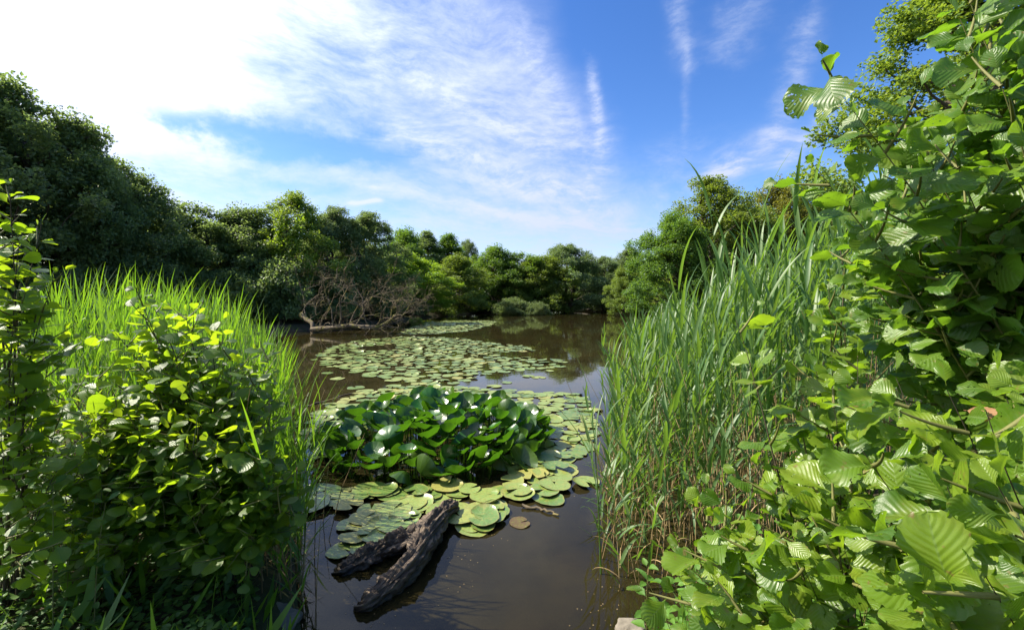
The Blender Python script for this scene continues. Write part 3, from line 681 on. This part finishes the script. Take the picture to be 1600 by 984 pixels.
G=Geo()
for i,p in enumerate(P2):
    a=rg.uniform(0,6.28); s=rg.uniform(.34,.55); c,sn=math.cos(a),math.sin(a); G.stamp(PADS[i%8],np.array([[[c*s,-sn*s,0],[sn*s,c*s,0],[0,0,s]]]),np.array([[p[0],p[1],.003+.003*(i%5)]]))
tag(G.build('lily_pads',M['pad']),'pale second patch of lily pads by the tip of the fallen tree','lily pads',kind='stuff')

# ------------------------------------------------------------------ standing lily clump
def lily_leaf(seed,cup,fold,nr=5,na=28):
    rg=np.random.default_rng(seed); gap=R(rg.uniform(8,18)); a=np.linspace(gap,2*math.pi-gap,na+1); ph=rg.uniform(0,6.28,3)
    r=np.array([.03,.25,.5,.72,.9,1.0]); RR,AA=np.meshgrid(r,a,indexing='ij')
    k=1+.03*np.sin(2*AA+ph[0])+.02*np.sin(4*AA+ph[1])
    x=.40*RR*k*np.sin(AA); y=-.5*RR*k*np.cos(AA)*(1+.08*np.cos(AA)); 
    z=cup*RR**2*.5+fold*np.abs(x)**1.5*1.4+.022*RR**2*np.sin(3*AA+ph[1])+.016*RR**3*np.sin(7*AA+ph[2])-.05*np.clip(y,0,1)**2
    v=np.stack([x,y,z],-1).reshape(-1,3); uv=np.stack([AA/(2*math.pi),RR],-1).reshape(-1,2); c=na+1
    i=np.arange(nr)[:,None]*c+np.arange(na)[None]; f=np.stack([i,i+c,i+c+1,i+1],-1).reshape(-1,4)
    return v,f,uv
LILY=[lily_leaf(s,c,f) for s,c,f in ((1,.26,.15),(2,.42,.2),(3,.14,.35),(4,.50,.1),(5,.06,.2),(6,.34,.4),(7,.3,.0),(8,.55,.25),(9,.2,.5))]
def lily_clump():
    rg=np.random.default_rng(5); root=empty('water_lily',(clump_c[0],clump_c[1],0)); tag(root,'big clump of glossy dark green lily leaves standing above the water','water lily')
    ms=[]
    for t in LILY:
        g=Geo(); g.add(*t); ms.append(g.mesh('leaf',M['lily']))
    an=np.linspace(0,6.28,40); poly=np.stack([clump_c[0]+clump_r[0]*np.cos(an),clump_c[1]+clump_r[1]*np.sin(an)],-1)
    P=scatter(poly,rg,.150,16000,420); P=P[np.argsort(P[:,1])]
    Gs,Gr=Geo(),Geo(); rows=[]
    for p in P:
        e=(p-clump_c)/clump_r; rho=float(np.hypot(*e)); out=np.array([*(e/max(rho,.01)),0])
        z=.38*(1-.82*rho**3)*rg.uniform(.4,1.25)+.06
        tilt=rg.uniform(.35,1.45); aim=nrm(np.array([*rg.normal(0,1,2),0])+out*1.1*rho)
        n=nrm(np.array([0,0,1.])*math.cos(tilt)-aim*math.sin(tilt)*(1 if rg.random()<.55 else -.8))
        d=nrm(aim*.9+np.array([0,0,.5])+rg.normal(0,.2,3)); s=rg.uniform(.24,.41)
        rows.append((np.array([p[0],p[1],z]),d,n,s,rg.integers(0,len(LILY))))
        b=np.array([p[0],p[1],0])-np.array([out[0],out[1],0])*.12*rho+np.array([0,0,-.25]); Gs.add(*tube(bez(b,b+[0,0,z*.6],np.array([p[0],p[1],z]),5),.007,5))
    # the hundred that show largest are parts of their own
    key=[-(r[3]/r[0][1])*(1+.6*(r[0][2]>.2)) for r in rows]; order=np.argsort(key)
    for j,i in enumerate(order):
        p,d,n,s,t=rows[i]; Fm=frames(d[None],n[None])[0]*s
        if j<100:
            o=bpy.data.objects.new('leaf',ms[t]); col.objects.link(o); o.parent=root
            m4=np.eye(4); m4[:3,:3]=Fm; m4[:3,3]=p-np.array([*clump_c,0]); o.matrix_local=Matrix(m4.tolist())
        else: Gr.stamp(LILY[t],Fm[None],p[None])
    Gs.build('stalks',M['stalk'],root,loc=(*clump_c,0)); o=Gr.build('leaves',M['lily'],root,loc=(*clump_c,0)); o['kind']='stuff'
lily_clump()
def blossom():
    p=on_water(834,637,.14); root=empty('lily_blossom',tuple(p)); tag(root,'white water lily blossom with yellow centre at the right edge of the standing leaves','flower')
    rg=np.random.default_rng(3); pt=leaf_tpl(5,1,'oval',fold=.4,curl=-.25,serr=0,petiole=.02)
    for k in range(14):
        g=Geo(); a=k*2.4; e=.35+.5*(k>7); d=np.array([math.cos(a)*math.cos(e),math.sin(a)*math.cos(e),math.sin(e)]); n=np.array([-math.cos(a),-math.sin(a),1.2])
        g.stamp(pt,frames(d[None],n[None])*(.075 if k<8 else .06),np.zeros((1,3))); g.build('petal',M['petal'],root)
    g=Geo(); 
    for k in range(20):
        a=k*2.4; g.add(*tube(np.array([(0,0,0),(math.cos(a)*.008,math.sin(a)*.008,.012),(math.cos(a)*.016,math.sin(a)*.016,.024)]),.0025,4))
    g.build('stamens',M['stamen'],root); g=Geo(); g.add(*tube(np.array([(0,0,-.3),(.01,0,-.15),(0,0,0)]),.006,6)); g.build('stalk',M['stalk'],root)
blossom()
g=Geo(); g.add(*PADS[3]); bp=g.build('sunken_pad',M['rot']); bp.location=on_water(812,816,.004); bp.scale=(.22,.19,.22); bp.rotation_euler=(0,0,2); tag(bp,'rotting brown lily pad lying in the water by the short stick','lily pad')

# ------------------------------------------------------------------ driftwood log
def log_mat():
    m,k,out=newmat('driftwood')
    uv=k.n('ShaderNodeUVMap').outputs[0]; pos=k.n('ShaderNodeNewGeometry').outputs['Position']
    mp=k.n('ShaderNodeMapping',{'Vector':uv,'Scale':(26,3.2,1)}).outputs[0]
    gr=k.noise(mp,1,5,.65,.6); n=k.noise(pos,9,5,.6)
    base=k.ramp(k.m('ADD',k.m('MULTIPLY',gr,.65),k.m('MULTIPLY',n,.35)),[(.34,(.012,.008,.005)),(.47,(.06,.041,.026)),(.61,(.18,.13,.085)),(.76,(.34,.265,.185))])
    wet=k.smooth(k.n('ShaderNodeSeparateXYZ',{0:pos}).outputs[2],.07,.0)
    base=k.mix(k.m('MULTIPLY',wet,.75),base,c4((.016,.013,.010)))
    b=k.n('ShaderNodeBump',{'Strength':1.0,'Distance':.02,'Height':gr}).outputs[0]
    p=k.n('ShaderNodeBsdfPrincipled',{'Base Color':base,'Roughness':k.m('MULTIPLY_ADD',wet,-.4,.8),'Normal':b}); k.set(out.inputs[0],p.outputs[0]); return m
M['log']=log_mat()
def log_piece(G,pts,rad,seed,groove=.3):
    p=np.array(pts,float); n=150; NS=72; tt=np.linspace(0,1,len(p)); q=np.linspace(0,1,n)
    def cr(v):                                             # smooth the polyline
        a=np.interp(q,tt,v); k=np.ones(19)/19; b=np.convolve(np.pad(a,9,'edge'),k,'valid'); return b
    pp=np.stack([cr(p[:,j]) for j in range(3)],-1); rr=cr(np.asarray(rad,float)); rr[:4]*=[.1,.5,.75,.9]; rr[-4:]*=[.85,.7,.45,.1]
    v,f,uv=tube(pp,rr,NS); v=v.reshape(n,NS,3)
    for i in range(n):
        for j in range(NS):
            a=j/NS*2*math.pi; d=v[i,j]-pp[i]
            ca,sa,t=math.cos(a),math.sin(a),i*.033+seed; tw=a+.5*math.sin(t*1.3); ct,s_t=math.cos(tw),math.sin(tw)
            rid=abs(mnoise.noise(Vector((ct*4.5,s_t*4.5,t*.9))))+.5*abs(mnoise.noise(Vector((ct*10,s_t*10,t*2.0+5))))
            k=.92+groove*1.3*mnoise.fractal(Vector((ca*1.6,sa*1.6,t*1.6)),.8,2.0,4)+.42*(rid-.25)+.05*mnoise.noise(Vector((ca*16,sa*16,t*14)))
            v[i,j]=pp[i]+d*k
    G.add(v.reshape(-1,3),f,uv)
def driftwood():
    c=on_water(640,860); root=empty('driftwood_log',tuple(c)); tag(root,'weathered grey driftwood log forking into two sunken ends below the lily leaves','log')
    W=lambda px,py,z: np.array(on_water(px,py,z))
    g=Geo(); log_piece(g,[W(712,788,.05),W(690,803,.085),W(668,838,.10),W(640,885,.06),W(606,918,.035),W(572,950,-.005),W(552,970,-.10)],[.05,.085,.108,.092,.080,.074,.06],1.3,.36); g.build('trunk',M['log'],root,loc=c)
    g=Geo(); log_piece(g,[W(672,830,.07),W(638,843,.06),W(600,858,.042),W(566,875,.02),W(536,898,-.02),W(512,918,-.12)],[.05,.07,.08,.08,.068,.045],7.7,.55); g.build('fork',M['log'],root,loc=c)
driftwood()

# ------------------------------------------------------------------ reeds
def blade(G,p0,az,ang,L,w,droop,rg,mi=0,seg=7):
    """one long leaf: leaves the stem at angle ang from vertical and arches over"""
    pts=[np.array(p0,float)]; a=ang
    for i in range(seg):
        pts.append(pts[-1]+L/seg*np.array([math.cos(az)*math.sin(a),math.sin(az)*math.sin(a),math.cos(a)])); a+=droop*(i+1)/seg*2/seg
    pts=np.array(pts); t=np.linspace(0,1,seg+1); ww=w*np.minimum(1,.45+t*3)*(1-t**2.2); ww[-1]=.0004
    tan=nrm(np.gradient(pts,axis=0)); side=np.array([-math.sin(az),math.cos(az),0]); tw=rg.uniform(-.6,.6)
    nn=np.cross(side,tan); s=side*math.cos(tw)+nn*math.sin(tw); up=-np.cross(s,tan)
    v=np.stack([pts-s*ww[:,None],pts+up*ww[:,None]*-.25,pts+s*ww[:,None]],1)
    i=np.arange(seg)[:,None]*3+np.arange(2)[None]; f=np.stack([i,i+1,i+4,i+3],-1).reshape(-1,4)
    uv=np.stack([np.tile([-1.,0,1],(seg+1,1)),np.tile(t[:,None],(1,3))],-1)
    G.add(v.reshape(-1,3),f,uv.reshape(-1,2),mi)
def reed(seed,h=2.6,nl=12,leafL=(.38,.66),w=.0178,first=.18,droop=1.2,sep=False,base_ang=(.25,.6)):
    rg=np.random.default_rng(seed); Gs=Geo(); Gl=Geo(); lean=rg.normal(0,.10,2)
    q=np.linspace(0,1,8); st=np.stack([lean[0]*q**2*h*.5,lean[1]*q**2*h*.5,q*h],-1); Gs.add(*tube(st[:4],np.linspace(.0055,.0042,4),5)); Gl.add(*tube(st[3:],np.linspace(.0042,.002,5),5))
    a0=rg.uniform(0,6.28)
    for i in range(nl):
        s=first+(.98-first)*(i/(nl-1)); p=np.array([np.interp(s,q,st[:,j]) for j in range(3)]); top=i/(nl-1)
        blade(Gl,p,a0+math.pi*(i%2)+rg.normal(0,.5),rg.uniform(*base_ang)*(1-.55*top)+.05,rg.uniform(*leafL)*(1-.25*abs(top-.5)),w*rg.uniform(.75,1.2),droop*rg.uniform(.3,1.5)*(1-.5*top),rg)
    for i in range(2): # withered lower leaves
        blade(Gs,np.array([0,0,h*rg.uniform(.1,.3)]),rg.uniform(0,6.28),rg.uniform(.4,.9),rg.uniform(.2,.35),.006,1.8,rg)
    return Gs,Gl
def cat_geo(G): return np.concatenate(G.v).astype(float),np.concatenate(G.f),np.concatenate(G.uv)
def rand_M(rg,K,s0,s1,lean):
    a=rg.uniform(0,6.28,K); c,s=np.cos(a),np.sin(a); lx,ly=rg.normal(0,lean,(2,K)); z=np.zeros(K); o=np.ones(K)
    Rz=np.stack([np.stack([c,-s,z],-1),np.stack([s,c,z],-1),np.stack([z,z,o],-1)],1)
    Sh=np.stack([np.stack([o,z,lx],-1),np.stack([z,o,ly],-1),np.stack([z,z,o],-1)],1)
    return Sh@Rz
REEDS=[reed(s) for s in range(10)]; REEDT=[(cat_geo(a),cat_geo(b)) for a,b in REEDS]
def reed_bed(name,label,P,hts,rg,mats,T=REEDT,h0=2.6,lean=.06,dead=0.0):
    G=Geo(); K=len(P); Mx=rand_M(rg,K,1,1,lean); sc_=hts/h0; Mx=Mx*np.stack([np.clip(sc_,.7,1.1)]*2+[sc_],-1)[:,None,:]
    off=np.column_stack([P,np.maximum(ground_z(P[:,0],P[:,1]),-.3)]); pick=rg.integers(0,len(T),K)
    for i,(a,b) in enumerate(T):
        q=pick==i; G.stamp(a,Mx[q],off[q],1); G.stamp(b,Mx[q],off[q],0)
    if dead:
        for k in range(int(K*dead)):
            p=P[rg.integers(0,K)]+rg.normal(0,.12,2); h=rg.uniform(.5,1.6); l=rg.normal(0,.22,2); z0=max(float(ground_z(p[0],p[1])),-.2)
            G.add(*tube(np.array([(p[0],p[1],z0),(p[0]+l[0]*h*.4,p[1]+l[1]*h*.4,z0+h*.55),(p[0]+l[0]*h,p[1]+l[1]*h,z0+h)]),[.004,.003,.0015],4),mi=1)
    o=G.build(name,[M[m] for m in mats]); tag(o,label,'reeds',kind='stuff'); return o
rg=np.random.default_rng(31)
BEDR=[(.72,3.0),(.85,3.9),(1.15,5.2),(1.7,7.0),(3.2,11),(5.5,12),(5.2,8.0),(4.4,5.0),(3.0,3.3),(2.0,2.75),(1.3,2.75)]
P=scatter(BEDR,rg,.128,16000,1500)
ang=np.degrees(np.arctan2(P[:,0],P[:,1])); hts=np.interp(ang,[8,14,20,27,40],[1.15,1.6,2.02,2.32,2.45])*rg.uniform(.72,1.06,len(P))
reed_bed('reed_bed','tall dense bed of blue-green reeds on the right of the pond',P,hts,rg,('reed','straw'),dead=1.1)
GRASS=[reed(50+s,h=1.9,nl=10,leafL=(.5,.85),w=.0105,first=.15,droop=.8,base_ang=(.15,.5)) for s in range(9)]; GRT=[(cat_geo(a),cat_geo(b)) for a,b in GRASS]
BEDL=[(-1.75,3.3),(-2.5,4.6),(-3.3,6.3),(-4.2,7.6),(-6.4,8.0),(-6.4,5.8),(-4.6,4.3),(-2.9,3.3),(-2.2,2.9)]
P=scatter(BEDL,rg,.115,16000,1500); dd=P[:,1]; topz=H+(HZ-np.interp(800+F*P[:,0]/P[:,1],[80,200,350,470],[438,440,452,500]))/F*dd
hts=(topz-.70)*rg.uniform(.78,1.04,len(P))
reed_bed('bank_reeds','sunlit lime green stand of reeds on the left bank',P,hts,rg,('grass','straw'),T=GRT,h0=1.95,lean=.07,dead=.3)
# lower reeds and sedge along the left shoreline
P=np.concatenate([scatter([(-1.3,2.7),(-2.2,4.3),(-2.5,4.3),(-1.7,2.7)],rg,.075,4000,260)]); hts=rg.uniform(.7,1.25,len(P))
reed_bed('shore_sedge','low drooping sedge in the shade along the left waterline',P,hts,rg,('grass','straw'),T=GRT,h0=1.95,lean=.12,dead=.5)

# reeds that stand apart, each a thing of its own
def single_reed(px_base,d,px_tip,py_tip,seed,label,mat='reed',n=9,w=.016,zb=None):
    b=at(px_base,HZ,d); b[2]=max(float(ground_z(b[0],b[1])),-.3) if zb is None else zb; tip=at(px_tip,py_tip,d); rg=np.random.default_rng(seed); root=empty('reed',tuple(b)); tag(root,label,'reed')
    h=np.linalg.norm(tip-b); st=bez(b,(b+tip)/2+np.array([(b[0]-tip[0])*.2,0,.1*h]),tip,9); g=Geo(); g.add(*tube(st,np.linspace(.0065,.002,9),6)); g.build('stem',M[mat],root,loc=b)
    a0=rg.uniform(0,6.28); q=np.linspace(0,1,9)
    for i in range(n):
        g=Geo(); s=.3+.69*i/(n-1); p=np.array([np.interp(s,q,st[:,j]) for j in range(3)])
        blade(g,p,a0+math.pi*(i%2)+rg.normal(0,.4),rg.uniform(.3,.6)*(1-.5*i/n),rg.uniform(.4,.62),w*rg.uniform(.8,1.2),rg.uniform(.4,1.5)*(1-.4*i/n),rg); g.build('leaf',M[mat],root,loc=b)
single_reed(1150,3.9,1110,330,1,'tallest reed pointing left into the sky above the airy tree')
single_reed(985,3.5,965,610,2,'short reed leaning out over the water at the left edge of the reed bed')
single_reed(1010,3.4,1000,560,3,'slender reed at the left front of the right reed bed')
single_reed(1190,3.7,1225,370,4,'upright tall reed beside the alder twigs',n=10)
single_reed(1080,3.5,1060,450,5,'tall reed standing before the full light green tree')
single_reed(940,3.15,925,640,6,'thin lone reed rising from the dark water left of the reed bed',n=5,w=.008,zb=-.2)

# ------------------------------------------------------------------ shrubs
gz=lambda x,y: float(ground_z(np.array(x),np.array(y)))
B=lambda px,py,d: tuple(at(px,py,d))
# right: the big alder whose twigs fill the upper right
def depth(tips,k): return [B(a,b,c*k) for a,b,c in tips]
b=(2.3,1.35,gz(2.3,1.35))
tips=depth([(1295,125,1.9),(1275,262,2.0),(1500,30,1.9),(1500,-40,1.9),(1390,180,2.2),(1480,130,2.0),(1330,330,2.3),(1400,300,2.1),(1480,220,1.8),(1560,120,1.7),(1320,400,2.4),(1360,440,2.3),(1430,400,2.1),(1500,330,1.9),(1580,260,1.7),(1620,60,1.8),(1650,-60,2.0),(1390,520,2.4),(1470,480,2.2),(1560,420,1.9),(1640,350,1.8),(1700,200,1.9),(1500,540,2.3),(1590,520,2.1),(1680,460,2.0),(1560,20,2.4),(1570,80,2.6),(1540,200,2.5),(1440,330,2.7),(1560,380,2.7),(1650,580,2.2)],.66)
shrub('alder_shrub','big alder whose leafy twigs fill the upper right corner',b,tips,101,leaf=.098,step=.046,twig_len=.24,twigs=8,mats=('alder_dark','twig','twig'),tpls=ALD_HI,start=.4,r0=.006,bow=.12,dens=.6,rand=.6,face=(-.35,-.45,0))
# right: low alder whose big leaves stand close to the lens
b=(1.6,1.0,gz(1.6,1.0))
tips=[B(1345,700,.95),B(1400,590,1.0),B(1480,610,.85),B(1540,640,.72),B(1600,600,.8),B(1400,840,.72),B(1480,760,.72),B(1560,760,.6),B(1640,700,.65),B(1450,930,.66),B(1540,900,.6),B(1620,860,.58),B(1370,640,1.1),B(1500,1000,.62),B(1600,980,.6),B(1440,660,1.0),B(1560,590,1.0),B(1650,560,.95),B(1350,780,1.0),B(1420,740,.9)]; tips=[np.array([0,0,H])+(np.array(t)-[0,0,H])*1.12 for t in tips]
shrub('alder_bush','low alder with large bright pleated leaves close to the lens',b,tips,102,leaf=.110,step=.062,twig_len=.18,twigs=6,tpls=ALD_HI,start=.5,r0=.006,bow=.1,up=.7,sunw=.7,rand=.65,wither=1,tipgrow=.6,dens=0,face=(-.2,-.4,0))
# right: sapling between reeds and bush
b=(1.25,1.55,gz(1.25,1.55))
tips=depth([(1150,500,2.1),(1295,440,2.3),(1310,370,2.4),(1275,580,2.0),(1320,500,2.2),(1250,660,2.0),(1300,620,1.9),(1340,560,1.9),(1040,860,2.0),(1095,800,2.05),(1185,730,1.95),(1130,810,1.9),(1220,760,1.9),(1260,730,1.8),(1300,680,1.7),(1150,820,1.8),(1220,820,1.7),(1300,800,1.5),(1330,740,1.6),(1180,900,1.7),(1250,880,1.6),(1320,860,1.5),(1120,880,1.8),(1060,930,1.75),(1130,940,1.6),(1220,940,1.5)],.74)
shrub('alder_sapling','bright young alder shoots between the reeds and the low bush',b,tips,103,leaf=.096,step=.052,twig_len=.16,twigs=4,tpls=ALD_HI,start=.5,r0=.006,bow=.2,wither=1,sunw=.6,dens=.1,rand=.65,tipgrow=.6,face=(-.2,-.35,0))
# left: shrub in the middle of the left bank
b=(-1.85,2.75,gz(-1.85,2.75))
tips=depth([(180,520,3.0),(240,480,3.0),(290,490,2.9),(330,530,2.9),(360,550,2.8),(210,560,2.9),(270,560,2.7),(330,620,2.6),(400,600,2.8),(430,660,2.7),(445,720,2.6),(440,800,2.5),(400,840,2.4),(350,870,2.35),(300,800,2.4),(250,740,2.5),(210,680,2.6),(380,700,2.5),(330,740,2.4),(290,680,2.5),(420,760,2.5),(250,640,2.7),(360,640,2.6),(380,790,2.4),(310,850,2.3),(420,560,2.9),(140,640,2.8),(160,720,2.6),(130,690,2.8),(190,640,2.8),(180,780,2.5),(230,820,2.4)],.95)
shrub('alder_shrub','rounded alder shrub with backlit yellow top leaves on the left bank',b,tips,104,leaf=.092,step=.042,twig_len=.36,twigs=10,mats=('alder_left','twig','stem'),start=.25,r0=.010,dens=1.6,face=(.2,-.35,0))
b=(-2.35,2.55,gz(-2.35,2.55))
tips=depth([(100,600,2.7),(150,580,2.8),(200,600,2.8),(120,670,2.6),(170,660,2.6),(220,700,2.5),(110,740,2.5),(160,740,2.4),(200,780,2.35),(130,810,2.35),(80,820,2.3),(60,740,2.4),(240,790,2.3),(180,850,2.25)],.95)
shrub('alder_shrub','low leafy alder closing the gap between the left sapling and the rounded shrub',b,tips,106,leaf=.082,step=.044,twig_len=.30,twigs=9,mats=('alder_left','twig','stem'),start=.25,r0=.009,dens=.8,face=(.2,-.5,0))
# left edge sapling
b=(-2.7,2.3,gz(-2.7,2.3))
tips=depth([(15,290,2.4),(65,350,2.5),(85,430,2.5),(30,380,2.4),(-20,330,2.5),(60,480,2.5),(20,460,2.4),(80,540,2.6),(20,560,2.4),(60,620,2.6),(110,600,2.8),(-40,480,2.4),(0,650,2.4),(-40,250,2.6),(90,690,2.6),(20,720,2.3),(120,690,2.5),(30,800,2.3),(80,790,2.4),(-20,760,2.3),(50,860,2.2),(10,560,2.6)],.86)
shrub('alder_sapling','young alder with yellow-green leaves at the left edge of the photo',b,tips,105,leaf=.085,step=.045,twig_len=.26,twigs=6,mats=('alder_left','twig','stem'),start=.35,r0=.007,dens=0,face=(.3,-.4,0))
# left: pale-leaved herbs in front of the shrub
def herbs(name,label,spots,seed,h=(.3,.6),leaf=.05,mat='herb',tpls=NETTLE,pairs=7,cat='plant',group=None,lean=.12,stems=1):
    rg=np.random.default_rng(seed); 
    for (x,y) in spots:
        z=gz(x,y); root=empty(name,(x,y,z)); tag(root,label,cat,group); Gs,Gl=Geo(),Geo(); P,D,N,S=[],[],[],[]
        for s in range(stems):
            hh=rg.uniform(*h); l=rg.normal(0,lean,2); o=rg.normal(0,.035*stems,2); b=np.array([x+o[0],y+o[1],z-.05]); t=b+np.array([l[0]*hh,l[1]*hh,hh]); st=bez(b,b+[0,0,hh*.6],t,8); Gs.add(*tube(st,np.linspace(.003,.001,8),5)); a0=rg.uniform(0,6.28)
            for i in range(pairs):
                q=.2+.8*i/(pairs-1); p=st[min(7,int(q*7))]
                for k in range(2):
                    a=a0+i*1.57+k*math.pi+rg.normal(0,.2); d=np.array([math.cos(a),math.sin(a),.15+.6*(q>.9)]); P.append(p+d*.01); D.append(d); N.append(np.array([0,0,1])+rg.normal(0,.3,3)); S.append(leaf*rg.uniform(.7,1.2)*(1.1-.6*max(0,q-.5)))
        place_leaves(Gl,tpls,rg,P,D,N,np.array(S)); Gs.build('stem',M['twig'],root,loc=(x,y,z)); Gl.build('foliage',M[mat],root,loc=(x,y,z))
rg=np.random.default_rng(77)
sp=scatter([(.70,1.75),(.95,2.35),(1.5,2.2),(1.9,1.7),(1.6,1.2),(1.0,1.3)],rg,.11,3000,75)
herbs('nettle_plant','bright green nettle-like plant at the foot of the alders by the right waterline',sp,61,h=(.3,.75),leaf=.065,group='nettle-like plants on the right bank',stems=3)
sp=scatter([(-2.2,2.2),(-1.9,2.8),(-2.5,3.3),(-3.2,2.8)],rg,.16,2000,40)
herbs('mint_plant','pale shiny herb in the shade in front of the left shrub',sp,62,h=(.5,.95),leaf=.06,mat='ivy',group='herbs before the left shrub',stems=3,tpls=[leaf_tpl(6,1,'oval',fold=.2,curl=.3,serr=0,petiole=.1)])
# left ground cover
def ground_cover(poly,n,seed,label,hmax=.22,leaf=.035):
    rg=np.random.default_rng(seed); P=scatter(poly,rg,.018,60000,n); k=np.array([mnoise.noise(Vector((p[0]*2.5,p[1]*2.5,1))) for p in P]); P=P[k>-.35]; k=k[k>-.35]
    z=ground_z(P[:,0],P[:,1])+rg.uniform(.01,1,len(P))*hmax*(.5+k); a=rg.uniform(0,6.28,len(P)); D=np.stack([np.cos(a),np.sin(a),rg.uniform(-.3,.5,len(P))],-1); N=np.array([0,0,1.])+rg.normal(0,.45,(len(P),3))
    G=Geo(); place_leaves(G,ROUND,rg,np.column_stack([P,z]),D,N,leaf*rg.uniform(.6,1.3,len(P))); o=G.build('ground_cover',M['ivy']); tag(o,label,'ground cover',kind='stuff')
ground_cover([(-1.6,1.5),(-1.35,2.2),(-1.6,2.7),(-2.6,3.0),(-4.2,3.0),(-3.6,1.6)],6500,81,'low leafy ground cover at the lower left bank')
ground_cover([(.55,1.5),(1.0,2.5),(2.2,3.0),(3.8,2.6),(2.6,.8),(1.0,.7)],5000,82,'low leafy ground cover under the right alders',leaf=.045,hmax=.3)

# grass on the open banks
rg=np.random.default_rng(83); r=rg.uniform(0,1,60000)**.7*26; a=rg.uniform(0,6.28,60000); Q=np.column_stack([r*np.sin(a),r*np.cos(a)+3]); sd=pond_sd(Q[:,0],Q[:,1]); Q=Q[(sd>.08)&(np.hypot(Q[:,0],Q[:,1])>1.0)]
G=Geo(); n=len(Q); G.stamp(kite(1,.055,.01),frames(np.column_stack([rg.normal(0,.45,(n,2)),np.ones(n)]),rg.normal(0,1,(n,3)))*rg.uniform(.12,.42,n)[:,None,None],np.column_stack([Q,ground_z(Q[:,0],Q[:,1])-.02]))
tag(G.build('grass',M['grass']),'rough green grass covering the banks behind the shrubs','grass',kind='stuff')

# stones at the water's edge
def stone(name,label,loc,size,seed):
    G=Geo(); n=18; u=np.linspace(0,math.pi,n); w=np.linspace(0,2*math.pi,2*n,endpoint=False); U,W=np.meshgrid(u,w,indexing='ij')
    d=np.stack([np.sin(U)*np.cos(W),np.sin(U)*np.sin(W),np.cos(U)],-1).reshape(-1,3)
    k=np.array([1+.35*mnoise.fractal(Vector(q)*1.3+Vector((seed,0,0)),.8,2,5) for q in d]); v=np.sign(d)*np.abs(d)**.75*k[:,None]*np.array(size)
    i=np.arange(n-1)[:,None]*2*n; j=np.arange(2*n)[None]; j2=(j+1)%(2*n); f=np.stack([i+j,i+2*n+j,i+2*n+j2,i+j2],-1).reshape(-1,4)
    G.add(v,f); o=G.build(name,M['rock']); o.location=loc; tag(o,label,'stone')
p=on_water(985,984,.03); stone('stone','pale rough stone at the bottom edge by the right waterline',tuple(p),(.085,.07,.04),4)
p=on_water(412,972,.05); stone('stone','flat pale stone slab at the bottom edge of the left bank',tuple(p),(.20,.14,.06),9)

rg=np.random.default_rng(91); G=Geo(); Q=rg.uniform([-2.2,2.2],[1.3,9.5],(2600,2)); Q=Q[pond_sd(Q[:,0],Q[:,1])<-.03]
k=np.array([mnoise.noise(Vector((q[0]*1.1,q[1]*.9,7))) for q in Q])+np.exp(pond_sd(Q[:,0],Q[:,1])*3)*.8; Q=Q[k>.22]
a=rg.uniform(0,6.28,len(Q)); G.stamp(kite(1,.42,.02),frames(np.stack([np.cos(a),np.sin(a),a*0],-1),np.tile([0,0,1.],(len(Q),1)))*rg.uniform(.003,.010,len(Q))[:,None,None],np.column_stack([Q,np.full(len(Q),.003)]))
tag(G.build('floating_debris',M['straw']),'specks of seed, pollen and leaf litter floating on the dark water','floating debris',kind='stuff')
# ------------------------------------------------------------------ render settings
sc.render.engine='CYCLES'
sc.view_settings.view_transform='Standard'; sc.view_settings.look='None'; sc.view_settings.exposure=1.3; sc.view_settings.gamma=1.0; sc.view_settings.use_curve_mapping=False
c=sc.cycles; c.max_bounces=7; c.diffuse_bounces=3; c.glossy_bounces=3; c.transmission_bounces=4; c.transparent_max_bounces=6; c.caustics_reflective=False; c.caustics_refractive=False
c.use_denoising=True
try: c.denoiser='OPENIMAGEDENOISE'
except Exception: pass
c.sample_clamp_indirect=6.0
